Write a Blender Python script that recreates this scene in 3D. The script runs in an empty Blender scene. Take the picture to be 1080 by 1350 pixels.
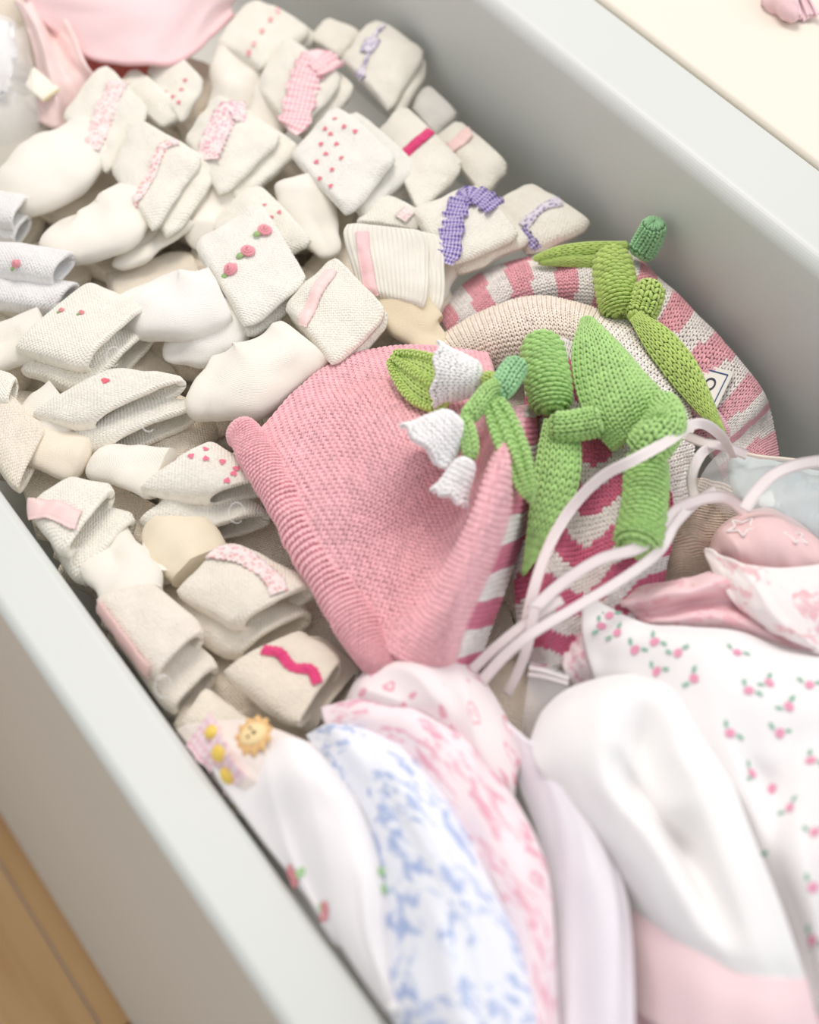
import bpy, math, random
import numpy as np
from mathutils import Matrix, Vector
random.seed(7)
# ------------------------------------------------------------------ camera
F = 2250.0
DIST = 1.0
_y = np.array([-2540, 2795, -F]); _y /= np.linalg.norm(_y)
_z = np.array([0, F*F/2795, F]); _z /= np.linalg.norm(_z)
_x = np.cross(_y, _z)
R = np.array([_x, _y, _z])                      # camera -> world
CAM = -R @ np.array([0, 0, -DIST])
sc = bpy.context.scene
cd = bpy.data.cameras.new('camera'); cam = bpy.data.objects.new('camera', cd)
sc.collection.objects.link(cam); sc.camera = cam
mw = Matrix.Identity(4)
for i in range(3):
    for j in range(3): mw[i][j] = R[i, j]
    mw[i][3] = CAM[i]
cam.matrix_world = mw
cd.sensor_fit = 'HORIZONTAL'; cd.sensor_width = 36.0; cd.lens = F/1080*36.0
cd.clip_start = .02; cd.clip_end = 30
cd.dof.use_dof = True; cd.dof.focus_distance = 1.05; cd.dof.aperture_fstop = 4.6
# ------------------------------------------------------------------ light
w = bpy.data.worlds.new('world'); sc.world = w; w.use_nodes = True
w.node_tree.nodes['Background'].inputs[0].default_value = (.985, .98, 1.0, 1)
w.node_tree.nodes['Background'].inputs[1].default_value = .60
def area(name, loc, aim, size, power, col):
    l = bpy.data.lights.new(name, 'AREA'); l.shape = 'RECTANGLE'; l.size, l.size_y = size
    l.energy = power; l.color = col
    o = bpy.data.objects.new(name, l); sc.collection.objects.link(o)
    o.location = loc
    o.rotation_euler = (Vector(aim)-Vector(loc)).to_track_quat('-Z', 'Y').to_euler()
area('ceiling_lamp', (.6, 1.15, 2.2), (0, .3, 0), (1.1, 1.1), 31, (1.0, .93, .86))
area('window_daylight', (1.9, -1.0, 1.5), (0, 0, 0), (1.5, 1.4), 13, (.86, .93, 1.0))
vs = sc.view_settings
vs.view_transform = 'Standard'; vs.look = 'None'; vs.gamma = 1; vs.use_curve_mapping = False
vs.exposure = .17
# ------------------------------------------------------------------ projection helpers
def Wp(px, py, zc=0.):
    """world point seen at a pixel, at height zc centimetres above the heap's level"""
    d = R @ np.array([px-540, 675-py, -F]); t = (zc*.01-CAM[2])/d[2]
    return CAM + t*d
def WL(pts): return np.array([Wp(*p) for p in pts])
def proj(P):
    q = (np.asarray(P)-CAM) @ R
    return np.stack([540+F*q[..., 0]/-q[..., 2], 675-F*q[..., 1]/-q[..., 2]], -1)
def nrm(a): return a/np.maximum(np.linalg.norm(a, axis=-1, keepdims=True), 1e-12)
def _hash(ix, iy, iz, s):
    h = (ix*374761393+iy*668265263+iz*2147483647+s*1274126177) & 0xffffffff
    h = ((h ^ (h >> 13))*1274126177) & 0xffffffff
    return ((h ^ (h >> 16)) & 0xffff)/32767.5-1
def noise(P, f, s=0):
    q = np.asarray(P)*f+1000.; i = np.floor(q).astype(np.int64); t = q-i; t = t*t*(3-2*t); r = 0
    for dx in (0, 1):
        for dy in (0, 1):
            for dz in (0, 1):
                wt = (t[..., 0] if dx else 1-t[..., 0])*(t[..., 1] if dy else 1-t[..., 1])*(t[..., 2] if dz else 1-t[..., 2])
                r = r+wt*_hash(i[..., 0]+dx, i[..., 1]+dy, i[..., 2]+dz, s)
    return r
# ------------------------------------------------------------------ surfaces
def _cr(n, u):
    x = np.clip(u, 0, 1)*(n-1); k = np.minimum(np.floor(x).astype(int), n-2); t = x-k
    ov = (np.asarray(u)-np.clip(u, 0, 1))*(n-1)
    w = np.stack([-.5*t+t*t-.5*t**3, 1-2.5*t*t+1.5*t**3, .5*t+2*t*t-1.5*t**3, -.5*t*t+.5*t**3], -1)
    return k, w, ov
def _pad(a):
    a = np.concatenate([2*a[:1]-a[1:2], a, 2*a[-1:]-a[-2:-1]], 0); return a
class Curve3:
    def __init__(s, pts): s.n = len(pts); s.p = _pad(np.asarray(pts, float))
    def __call__(s, u):
        u = np.asarray(u, float); k, w, _ = _cr(s.n, u)
        return sum(s.p[k+i]*w[..., i:i+1] for i in range(4))
class Surf:
    """anything with P(u,v); normals by differences, turned to the side the camera sees"""
    sgn = 1.
    dsp = None
    def N0(s, u, v):
        e = 2e-3
        du = s.P(np.clip(u+e, 0, 1), v)-s.P(np.clip(u-e, 0, 1), v)
        dv = s.P(u, v+e)-s.P(u, v-e) if s.per else s.P(u, np.clip(v+e, 0, 1))-s.P(u, np.clip(v-e, 0, 1))
        return nrm(np.cross(du, dv))
    per = False
    def N(s, u, v): return s.N0(u, v)*s.sgn
    def orient(s):
        u, v = np.meshgrid(np.linspace(.1, .9, 7), np.linspace(.1, .9, 7))
        n = s.N0(u, v); p = s.P(u, v); s.sgn = 1. if ((CAM-p)*n).sum() > 0 else -1.
    def lens(s):
        t = np.linspace(0, 1, 20)
        a = s.P(t, np.full(20, .5)); b = s.P(np.full(20, .5), t)
        return np.linalg.norm(np.diff(a, axis=0), axis=1).sum(), np.linalg.norm(np.diff(b, axis=0), axis=1).sum()
    def uv_of(s, px, py):
        if not hasattr(s, '_g'):
            t = np.linspace(0.01, .99, 70); s._u, s._v = np.meshgrid(t, t, indexing='ij')
            s._g = proj(s.P(s._u, s._v))
        d = ((s._g-np.array([px, py]))**2).sum(-1); k = np.unravel_index(d.argmin(), d.shape)
        return s._u[k], s._v[k]
class Patch(Surf):
    def __init__(s, rows, world=False, wr=0, wf=25, seed=0, fold=None):
        a = np.array(rows, float); s.fold = None
        if not world: a = np.array([[Wp(*q) for q in r] for r in rows]); a[..., 0] = np.clip(a[..., 0], -.187, .252)
        s.m, s.n = a.shape[:2]; a = _pad(a); a = np.swapaxes(_pad(np.swapaxes(a, 0, 1)), 0, 1); s.a = a
        s.wr, s.wf, s.seed = 0, wf, seed
        s.orient(); s.wr = wr; s.fold = fold
    def raw(s, u, v):
        u, v = np.broadcast_arrays(np.asarray(u, float), np.asarray(v, float))
        k, w, _ = _cr(s.m, u); l, x, _ = _cr(s.n, v); r = 0
        for i in range(4):
            for j in range(4): r = r+s.a[k+i, l+j]*(w[..., i]*x[..., j])[..., None]
        return r
    def P(s, u, v):
        p = s.raw(u, v)
        if s.fold:
            u, v = np.broadcast_arrays(np.asarray(u, float), np.asarray(v, float)); am, fu, fv = s.fold; q = np.stack([u*fu+.35*np.sin(v*4), v*fv+.5*np.sin(u*3+s.seed), np.full(u.shape, s.seed*.37)], -1)
            p = p+np.array([-.2, -.3, .93])*(am*((1-2*np.abs(noise(q, 1., s.seed)))*.8+noise(q, 2.1, s.seed+5)*.5))[..., None]
        if s.wr:
            p = p+np.array([.1, .2, 1.])*(s.wr*(noise(p, s.wf, s.seed)+.5*noise(p, s.wf*2.3, s.seed+1)))[..., None]
        return p
class Tube(Surf):
    """tube along a path; widths and heights in metres per path point; u along, v around"""
    per = True
    def __init__(s, pts, hw, hh=None, up=(0, 0, 1), exp=2., toe=(0, 0), wr=0, wf=60, seed=0, world=False, roll=0):
        s.c = Curve3(pts if world else WL(pts)); n = len(pts)
        hw = np.broadcast_to(np.asarray(hw, float), (n,)); hh = hw if hh is None else np.broadcast_to(np.asarray(hh, float), (n,))
        s.w = Curve3(np.stack([hw, hh], -1)); s.up = np.array(up, float); s.exp = exp; s.toe = toe; s.roll = roll
        s.wr, s.wf, s.seed = wr, wf, seed; s.sgn = 1.
        u = np.array([.5]); v = np.array([.25])
        s.sgn = 1. if ((s.P(u, v)-s.c(u))*s.N0(u, v)).sum() > 0 else -1.
    def fr(s, u):
        e = 4e-3; t = nrm(s.c(np.clip(u+e, 0, 1))-s.c(np.clip(u-e, 0, 1)))
        b = nrm(np.cross(t, s.up)); return t, b, nrm(np.cross(b, t))
    def P(s, u, v):
        u, v = np.broadcast_arrays(np.asarray(u, float), np.asarray(v, float))
        c = s.c(u); t, b, n = s.fr(u); wh = s.w(u); k = np.ones_like(u)
        for end, tl in ((u, s.toe[0]), (1-u, s.toe[1])):
            if tl: k = k*np.sqrt(np.clip(1-(1-np.clip(end/tl, 0, 1))**2, 1e-4, 1))
        th = 2*np.pi*v; cs, sn = np.cos(th), np.sin(th); q = 2/s.exp
        x = np.sign(cs)*np.abs(cs)**q*wh[..., 0]*k; y = np.sign(sn)*np.abs(sn)**q*wh[..., 1]*k
        p = c+b*x[..., None]+n*y[..., None]
        if s.wr:
            d = nrm(p-c); p = p+d*(s.wr*(.7*noise(p, s.wf, s.seed)+.8*(.5-2*np.abs(noise(p*np.array([1, .7, 1.]), s.wf*1.1, s.seed+4)))+.35*noise(p, s.wf*2.6, s.seed+1))*k)[..., None]
        return p
class CuffTop(Surf):
    """upper face of a folded cuff"""
    def __init__(s, q, T, gape, seed, exp=2.7, wr=.0012, sag=0):
        s.q = q; s.T = T; s.g = gape; s.e = exp; s.seed = seed; s.wr = wr; s.sag = sag
        n = np.cross(q[2]-q[0], q[1]-q[0]); n = n/np.linalg.norm(n)
        s.n = n if n[2] > 0 else -n
        s.sgn = 1.; s.orient()
    def at(s, u, sx, h):
        a0, a1, b0, b1 = s.q; uc = np.clip(u, 0, 1)
        sx = sx*(1-.10*np.clip(1-uc/.16, 0, 1)**2-.10*np.clip(1-(1-uc)/.16, 0, 1)**2)*(1+.035*noise(np.stack([uc*3, np.sign(sx)*2., uc*0+s.seed], -1), 1., s.seed))
        v = (.5+.5*sx)[..., None]; uu = u[..., None]
        p = (a0*(1-v)+a1*v)*(1-uu)+(b0*(1-v)+b1*v)*uu
        f = np.sqrt(np.clip(1-(1-np.clip(u/.07, 0, 1))**2, .05, 1))
        T = s.T*(1+s.g*np.clip(u, 0, 1)**2+.28*np.sin(np.pi*np.clip(u, 0, 1)))*f
        p = p+s.n*(h*T/2)[..., None]
        p = p+s.n*(s.wr*(noise(p, 45, s.seed)+.6*noise(p, 110, s.seed+3))-s.sag*(sx**2)*np.clip(u, 0, 1))[..., None]
        return p
    def P(s, u, v):
        u, v = np.broadcast_arrays(np.asarray(u, float), np.asarray(v, float))
        sx = np.clip(2*v-1, -1, 1); h = (1-np.abs(sx)**s.e)**(1/s.e)
        return s.at(u, sx, h)
# ------------------------------------------------------------------ mesh building
def mesh_np(name, v, q, uv=None, col=None, smooth=True):
    me = bpy.data.meshes.new(name); v = np.asarray(v, np.float32).reshape(-1, 3); q = np.asarray(q, np.int32)
    k = q.shape[1]
    me.vertices.add(len(v)); me.vertices.foreach_set('co', v.ravel())
    me.loops.add(q.size); me.loops.foreach_set('vertex_index', q.ravel())
    me.polygons.add(len(q)); me.polygons.foreach_set('loop_start', np.arange(0, q.size, k, dtype=np.int32))
    me.polygons.foreach_set('loop_total', np.full(len(q), k, np.int32))
    me.polygons.foreach_set('use_smooth', np.full(len(q), smooth))
    if uv is not None:
        l = me.uv_layers.new(name='UVMap'); l.data.foreach_set('uv', np.asarray(uv, np.float32)[q.ravel()].ravel())
    if col is not None:
        c = me.color_attributes.new('Col', 'FLOAT_COLOR', 'POINT')
        cc = np.ones((len(v), 4), np.float32); cc[:, :3] = col; c.data.foreach_set('color', cc.ravel())
    me.update(calc_edges=True); me.validate(); return me
class MB:
    """collects quads (triangles repeat their last corner as a degenerate-free split)"""
    def __init__(s): s.v = []; s.q = []; s.uv = []; s.c = []; s.n = 0
    def add(s, v, q, uv=None, col=None):
        v = np.asarray(v, float).reshape(-1, 3); s.v.append(v); s.q.append(np.asarray(q, int)+s.n); s.n += len(v)
        s.uv.append(np.zeros((len(v), 2)) if uv is None else np.asarray(uv, float).reshape(-1, 2))
        s.c.append(np.broadcast_to(np.array([1., 1, 1]) if col is None else np.asarray(col, float), (len(v), 3)))
    def mesh(s, name, smooth=True):
        return mesh_np(name, np.concatenate(s.v), np.concatenate(s.q), np.concatenate(s.uv), np.concatenate(s.c), smooth)
def gridq(nu, nv, per=False):
    i, j = np.meshgrid(np.arange(nu-1), np.arange(nv if per else nv-1), indexing='ij'); j2 = (j+1) % nv
    return np.stack([i*nv+j, (i+1)*nv+j, (i+1)*nv+j2, i*nv+j2], -1).reshape(-1, 4)
def shell(mb, S, nu=40, nv=40, th=.003, off=0., col=None, ur=(0, 1), vr=(0, 1)):
    u, v = np.meshgrid(np.linspace(*ur, nu), np.linspace(*vr, nv), indexing='ij')
    p = S.P(u, v); n = S.N(u, v); Lu, Lv = S.lens(); uv = np.stack([u*Lu, v*Lv], -1).reshape(-1, 2)
    top = p+n*off; bot = p+n*(off-th); q = gridq(nu, nv)
    N = nu*nv; vv = np.concatenate([top.reshape(-1, 3), bot.reshape(-1, 3)])
    idx = np.arange(N).reshape(nu, nv)
    b = np.concatenate([idx[0, :-1], idx[:-1, -1], idx[-1, ::-1][:-1], idx[::-1, 0][:-1]])
    mid = (top.reshape(-1, 3)[b]+bot.reshape(-1, 3)[b])/2
    cen = p.mean((0, 1)); pr = np.roll(b, 1); nx = np.roll(b, -1)
    tg = nrm(top.reshape(-1, 3)[nx]-top.reshape(-1, 3)[pr]); o = np.cross(tg, n.reshape(-1, 3)[b]); o = o*np.sign(((mid-cen)*o).sum(-1, keepdims=True))
    mid = mid+nrm(o)*th*.5
    M = 2*N+np.arange(len(b)); b2 = np.roll(b, -1); M2 = np.roll(M, -1)
    qq = np.concatenate([q, q[:, ::-1]+N, np.stack([b, b2, M2, M], -1), np.stack([M, M2, b2+N, b+N], -1)])
    mb.add(np.concatenate([vv, mid]), qq, np.concatenate([uv, uv, uv[b]]), col)
def tube_mesh(mb, S, nu=30, nv=20, col=None, off=0.):
    u, v = np.meshgrid(np.linspace(0, 1, nu), np.arange(nv)/nv, indexing='ij')
    # finer steps near rounded ends
    u = .5-.5*np.cos(np.pi*u)
    p = S.P(u, v)
    if off: p = p+nrm(p-S.c(u))*off
    Lu, Lv = S.lens(); per = 2*np.pi*float(S.w(np.array(.5))[0])
    uv = np.stack([u*Lu, v*per], -1)
    mb.add(p, gridq(nu, nv, True), uv, col)
    for r in (0, nu-1):
        c = p[r].mean(0); k = np.arange(nv); k2 = (k+1) % nv
        ring = p[r]; inner = c+(ring-c)*.4
        mb.add(np.concatenate([ring, inner]), np.stack([k, k2, k2+nv, k+nv], -1), None, col)
        h = nv//2; st = [[nv+i, nv+i+1, nv+(nv-2-i), nv+(nv-1-i)] for i in range(h-1)]
        mb.add(np.concatenate([ring, inner]), np.array(st), None, col)
def cuff_mesh(mb, top, wall=.0032, nt=48, nu=26, col=None):
    th = np.arange(nt)/nt*2*np.pi; e = 2/top.e
    cs = np.sign(np.cos(th))*np.abs(np.cos(th))**e; sn = np.sign(np.sin(th))*np.abs(np.sin(th))**e
    L = np.linalg.norm((top.q[2]+top.q[3]-top.q[0]-top.q[1])/2); Wd = np.linalg.norm((top.q[1]-top.q[0]+top.q[3]-top.q[2])/2)
    rows = []
    us = np.concatenate([[0, .01, .025, .045, .07], np.linspace(.11, 1, nu-5)])
    for u in us: rows.append((u, 1., 1., u))
    T1 = top.T*(1+top.g)/2
    for ph in np.linspace(0, np.pi, 6)[1:]:
        o = wall/2*(1-math.cos(ph)); rows.append((1+wall/2*math.sin(ph)/L, 1-o/(Wd/2), max(1-o/T1, .12), 1+.02*ph))
    for u in np.linspace(1, .35, 9)[1:]: rows.append((u, 1-wall/(Wd/2), max(1-wall/T1, .12), 1.1+(1-u)))
    P = np.array([top.at(np.full(nt, r[0]), cs*r[1], sn*r[2]) for r in rows])
    uv = np.array([np.stack([np.full(nt, r[3]*L), np.where(sn >= 0, (.5+.5*cs)*Wd, -(.5+.5*cs)*Wd)], -1) for r in rows])
    mb.add(P, gridq(len(rows), nt, True), uv, col)
    for r in (0, len(rows)-1):
        k = [[i, i+1, nt-2-i, nt-1-i] for i in range(nt//2-1)]
        mb.add(P[r], np.array(k), None, col)
# stitches as real yarn geometry
def knit(mb, S, nc, nr, colf, fat=.27, flip=False, purl=False, sides=5, urng=(0, 1), vrng=(0, 1), keep=None, lift=.10):
    ca, sa = np.cos(np.arange(sides)*2*np.pi/sides), np.sin(np.arange(sides)*2*np.pi/sides)
    legs = []
    if purl:
        t = np.array([-.7, -.36, 0, .36, .7]); rr = np.array([.4, .9, 1, .9, .4])*fat*1.1
        ctr = [np.stack([.5+.16*np.cos(t*4.5), .5+t, .55*rr[2]*np.cos(t*2.3)], -1)]; rad = [rr]; ax = ['a']
    else:
        t = np.array([0, .3, .68, 1.]); rr = np.array([.5, 1, 1, .55])*fat
        ctr = []; rad = []; ax = []
        for s in (-1, 1):
            a = -.12+1.14*t; b = .5+s*(.10+.30*t**.8)
            if flip: a = 1-a
            ctr.append(np.stack([a, b, fat*(.15+.55*np.sin(np.pi*(.12+.8*t)))], -1)); rad.append(rr); ax.append('b')
    tv = []; tq = []; o = 0
    for c, r, x in zip(ctr, rad, ax):
        n = len(c); ring = np.zeros((n, sides, 3))
        for i in range(n):
            if x == 'b': ring[i, :, 1] = c[i, 1]+r[i]*ca; ring[i, :, 0] = c[i, 0]; ring[i, :, 2] = c[i, 2]+r[i]*sa
            else: ring[i, :, 0] = c[i, 0]+r[i]*ca; ring[i, :, 1] = c[i, 1]; ring[i, :, 2] = c[i, 2]+r[i]*sa
        tv.append(ring.reshape(-1, 3)); tq.append(gridq(n, sides, True)+o); o += n*sides
    tv = np.concatenate(tv); tq = np.concatenate(tq)
    J, I = np.meshgrid(np.arange(nr), np.arange(nc), indexing='ij'); J = J.ravel(); I = I.ravel()
    cu = urng[0]+(J+.5)/nr*(urng[1]-urng[0]); cv = vrng[0]+(I+.5)/nc*(vrng[1]-vrng[0])
    if keep is not None:
        k = keep(cu, cv); J, I, cu, cv = J[k], I[k], cu[k], cv[k]
    if purl: V0 = .5*(J % 2)
    else: V0 = 0*J
    jit = (np.random.RandomState(3).rand(len(J), 2)-.5)*.10
    U = urng[0]+(J[:, None]+jit[:, :1]+tv[None, :, 0])/nr*(urng[1]-urng[0]); V = vrng[0]+(I[:, None]+V0[:, None]+jit[:, 1:]+tv[None, :, 1])/nc*(vrng[1]-vrng[0])
    U = np.clip(U, 0, 1)
    if not S.per: V = np.clip(V, 0, 1)
    p = S.P(U, V); n = S.N(cu, cv)
    e = .004; dv = np.linalg.norm(S.P(cu, cv+e if S.per else np.clip(cv+e, 0, 1))-S.P(cu, cv), axis=-1)/e*(vrng[1]-vrng[0])/nc
    dv = np.clip(dv, .0012, .006)
    p = p+n[:, None, :]*((tv[None, :, 2]+lift)*dv[:, None])[..., None]
    q = (tq[None]+(np.arange(len(J))*len(tv))[:, None, None]).reshape(-1, 4)
    col = np.repeat(np.array(colf(cu, cv)).reshape(-1, 3)*np.ones((len(J), 1)), len(tv), 0)
    col = col*(1+.05*np.repeat(np.random.RandomState(5).randn(len(J), 1), len(tv), 0)).clip(.85, 1.12)
    uv = np.stack([U*.1, V*.1], -1).reshape(-1, 2)
    mb.add(p, q, uv, col)
def strip(mb, P, side, nor, w, th=.0006, uv0=0., edge=None, col=None, puff=0, na=5):
    """ribbon with thickness along points P"""
    n = len(P); a = np.linspace(-1, 1, na); w = np.broadcast_to(w, (n,))
    L = np.concatenate([[0], np.cumsum(np.linalg.norm(np.diff(P, axis=0), axis=1))])
    t = P[:, None]+side[:, None]*(a[None, :, None]*w[:, None, None]/2)+nor[:, None]*(puff*(1-a**2))[None, :, None]
    if edge is not None: t = t+nor[:, None]*edge(L[:, None], a[None, :])[..., None]
    uv = np.stack(np.broadcast_arrays(L[:, None]+uv0, a[None]*w[:, None]/2), -1)
    b = t-nor[:, None]*th; N = n*na; q = gridq(n, na); i = np.arange(n-1); j = np.arange(na-1)
    mb.add(np.concatenate([t.reshape(-1, 3), b.reshape(-1, 3)]),
           np.concatenate([q, q[:, ::-1]+N, np.stack([i*na, (i+1)*na, (i+1)*na+N, i*na+N], -1), np.stack([i*na+na-1, (i+1)*na+na-1, (i+1)*na+na-1+N, i*na+na-1+N], -1),
                           np.stack([j, j+1, j+1+N, j+N], -1), np.stack([j+N-na, j+1+N-na, j+1+2*N-na, j+2*N-na], -1)]),
           np.concatenate([uv.reshape(-1, 2)]*2), col)
def on_surf(S, pix, n=40, lift=.0008):
    """points along pixel waypoints lying on a surface: P, side, normal"""
    w = np.array([S.uv_of(*p) for p in pix]); c = Curve3(np.c_[w, np.zeros(len(w))]); q = c(np.linspace(0, 1, n))
    u, v = np.clip(q[:, 0], .004, 1), np.clip(q[:, 1], 0.004, .996); p = S.P(u, v); nn = S.N(u, v)
    nn = nrm(nn+0*p); p = p+nn*lift; t = nrm(np.gradient(p, axis=0)); return p, nrm(np.cross(nn, t)), nn
# ------------------------------------------------------------------ materials
def rgb(h):
    c = [int(h[i:i+2], 16)/255 for i in (0, 2, 4)]
    return tuple(x/12.92 if x <= .04045 else ((x+.055)/1.055)**2.4 for x in c)
class NB:
    def __init__(s, name):
        s.m = bpy.data.materials.new(name); s.m.use_nodes = True; s.t = s.m.node_tree; s.b = s.t.nodes['Principled BSDF']
        s.b.inputs['Roughness'].default_value = .9
    def node(s, typ, ins=None, **kw):
        n = s.t.nodes.new(typ)
        for k, v in kw.items(): setattr(n, k, v)
        for k, v in (ins or {}).items():
            if isinstance(v, bpy.types.NodeSocket): s.t.links.new(v, n.inputs[k])
            else: n.inputs[k].default_value = v
        return n
    def put(s, sock, v):
        if isinstance(v, bpy.types.NodeSocket): s.t.links.new(v, s.b.inputs[sock])
        else: s.b.inputs[sock].default_value = v
    def uv(s): return s.node('ShaderNodeUVMap', uv_map='UVMap').outputs[0]
    def obj(s): return s.node('ShaderNodeNewGeometry').outputs['Position']
    def ma(s, op, a, b=0., c=0.): return s.node('ShaderNodeMath', {0: a, 1: b, 2: c}, operation=op).outputs[0]
    def vm(s, op, a, b): return s.node('ShaderNodeVectorMath', {0: a, 1: b}, operation=op).outputs[0]
    def noise(s, vec, sc, det=2., o=0): return s.node('ShaderNodeTexNoise', {'Vector': vec, 'Scale': sc, 'Detail': det}).outputs[o]
    def vor(s, vec, sc, rnd=1., f='F1'): return s.node('ShaderNodeTexVoronoi', {'Vector': vec, 'Scale': sc, 'Randomness': rnd}, feature=f)
    def mix(s, f, a, b):
        n = s.node('ShaderNodeMix', data_type='RGBA')
        for k, v in ((0, f), (6, a), (7, b)):
            if isinstance(v, bpy.types.NodeSocket): s.t.links.new(v, n.inputs[k])
            else: n.inputs[k].default_value = (*v, 1) if k > 0 and len(v) == 3 else v
        return n.outputs[2]
    def smooth(s, x, lo, hi): return s.node('ShaderNodeMapRange', {0: x, 1: lo, 2: hi, 3: 0., 4: 1.}, interpolation_type='SMOOTHSTEP').outputs[0]
    def bump(s, h, st=.5, d=.001): s.put('Normal', s.node('ShaderNodeBump', {'Height': h, 'Strength': st, 'Distance': d}).outputs[0])
    def sheen(s, v=.25): s.b.inputs['Sheen Weight'].default_value = v; s.b.inputs['Sheen Roughness'].default_value = .5
_mats = {}
def memo(f):
    def g(*a, **k):
        key = (f.__name__, a, tuple(sorted(k.items())))
        if key not in _mats: _mats[key] = f(*a, **k)
        return _mats[key]
    return g
def wavex(b, uv, fu, fv):
    x = b.node('ShaderNodeSeparateXYZ', {0: uv}); u, v = x.outputs[0], x.outputs[1]
    su = b.ma('SINE', b.ma('MULTIPLY', u, fu*2*math.pi)); sv = b.ma('SINE', b.ma('MULTIPLY', v, fv*2*math.pi)); return u, v, su, sv
@memo
def terry(c='faf3e8', rib=0):
    b = NB('terry_cotton'); uv = b.uv(); col = rgb(c)
    n = b.noise(uv, 60, 3); b.put('Base Color', b.mix(n, tuple(x*.93 for x in col), tuple(min(1, x*1.05) for x in col)))
    u, v, su, sv = wavex(b, uv, 440, 440)
    if rib:
        _, _, _, sv = wavex(b, uv, 100, 330); h = b.ma('ADD', sv, b.ma('MULTIPLY', b.ma('MULTIPLY', su, su), .6)); b.bump(h, .6, .0007)
    else:
        vo = b.vor(b.vm('ADD', uv, b.vm('MULTIPLY', b.noise(uv, 150, 2, 1), (.0012, .0012, 0))), 520, .5).outputs['Distance']
        h = b.ma('ADD', b.ma('MULTIPLY', b.ma('MULTIPLY', su, sv), .5), b.ma('MULTIPLY', vo, -1.1)); b.bump(h, .7, .0009)
    b.sheen(.3); return b.m
@memo
def jersey(c='f7f0e3'):
    b = NB('fine_jersey'); uv = b.uv(); col = rgb(c)
    n = b.noise(uv, 30, 3); b.put('Base Color', b.mix(n, tuple(x*.95 for x in col), tuple(min(1, x*1.03) for x in col)))
    u, v, su, sv = wavex(b, uv, 600, 700); b.bump(b.ma('ADD', b.ma('MULTIPLY', su, sv), b.ma('MULTIPLY', b.noise(uv, 90, 3), 1.5)), .4, .0006)
    b.sheen(.3); return b.m
@memo
def yarn():
    b = NB('cotton_yarn'); a = b.node('ShaderNodeAttribute', attribute_name='Col').outputs['Color']
    b.put('Base Color', a); b.put('Roughness', .75); b.bump(b.noise(b.obj(), 2600, 2), .35, .0004); b.sheen(.2); return b.m
@memo
def cloth(c='f5f1ee', sheen=.15, rough=.85):
    b = NB('woven_cotton'); uv = b.uv(); b.put('Base Color', (*rgb(c), 1)); b.put('Roughness', rough)
    u, v, su, sv = wavex(b, uv, 900, 900); b.bump(b.ma('ADD', b.ma('MULTIPLY', su, sv), b.ma('MULTIPLY', b.noise(uv, 60, 3), 2.)), .25, .0005); b.sheen(sheen); return b.m
@memo
def plain(c, rough=.6, spec=.5):
    b = NB('plain_'+c); b.put('Base Color', (*rgb(c), 1)); b.put('Roughness', rough); b.b.inputs['Specular IOR Level'].default_value = spec
    b.bump(b.noise(b.obj(), 300, 2), .1, .0004); return b.m
@memo
def satin(c='f4e6e6'):
    b = NB('satin_ribbon'); uv = b.uv(); b.put('Base Color', (*rgb(c), 1)); b.put('Roughness', .32)
    x = b.node('ShaderNodeSeparateXYZ', {0: uv}); v = b.ma('ABSOLUTE', x.outputs[1])
    b.bump(b.ma('ADD', b.ma('MULTIPLY', b.smooth(v, .0021, .0026), 1.5), b.ma('SINE', b.ma('MULTIPLY', x.outputs[0], 9000))), .25, .0003)
    b.b.inputs['Sheen Weight'].default_value = .3; return b.m
@memo
def gingham(c1, c2, sc=330):
    b = NB('gingham_'+c1); uv = b.uv(); u, v, su, sv = wavex(b, uv, sc, sc)
    f = b.ma('ADD', b.ma('MULTIPLY', b.smooth(su, -.2, .2), .5), b.ma('MULTIPLY', b.smooth(sv, -.2, .2), .5))
    b.put('Base Color', b.mix(f, rgb(c2), rgb(c1))); b.bump(b.ma('MULTIPLY', su, sv), .4, .0005); b.sheen(.2); return b.m
@memo
def lace(c1, c2):
    b = NB('lace_'+c1); uv = b.uv(); d = b.vor(uv, 420, .8).outputs['Distance']
    b.put('Base Color', b.mix(b.smooth(d, .25, .55), rgb(c1), rgb(c2))); b.bump(d, .9, .0012); b.sheen(.2); return b.m
@memo
def toile(base, ink, sc=26., amt=.5):
    b = NB('printed_cotton_'+ink); uv = b.uv(); wv = b.vm('ADD', uv, b.vm('MULTIPLY', b.noise(uv, 30, 2, 1), (.02, .02, 0)))
    n1 = b.noise(wv, sc*1.3, 4); n2 = b.noise(wv, sc*4.5, 3)
    line = b.ma('SUBTRACT', 1., b.smooth(b.ma('ABSOLUTE', b.ma('SUBTRACT', b.ma('FRACT', b.ma('MULTIPLY', n1, 5.)), .5)), .04, .13))
    blot = b.ma('MULTIPLY', b.smooth(n2, .48, .60), b.smooth(n1, .42, .58))
    cl = b.ma('MULTIPLY', b.ma('MAXIMUM', b.ma('MULTIPLY', line, b.smooth(n2, .35, .6)), blot), amt)
    b.put('Base Color', b.mix(cl, rgb(base), rgb(ink))); b.bump(b.noise(uv, 70, 3), .25, .0008); b.sheen(.15); return b.m
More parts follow.
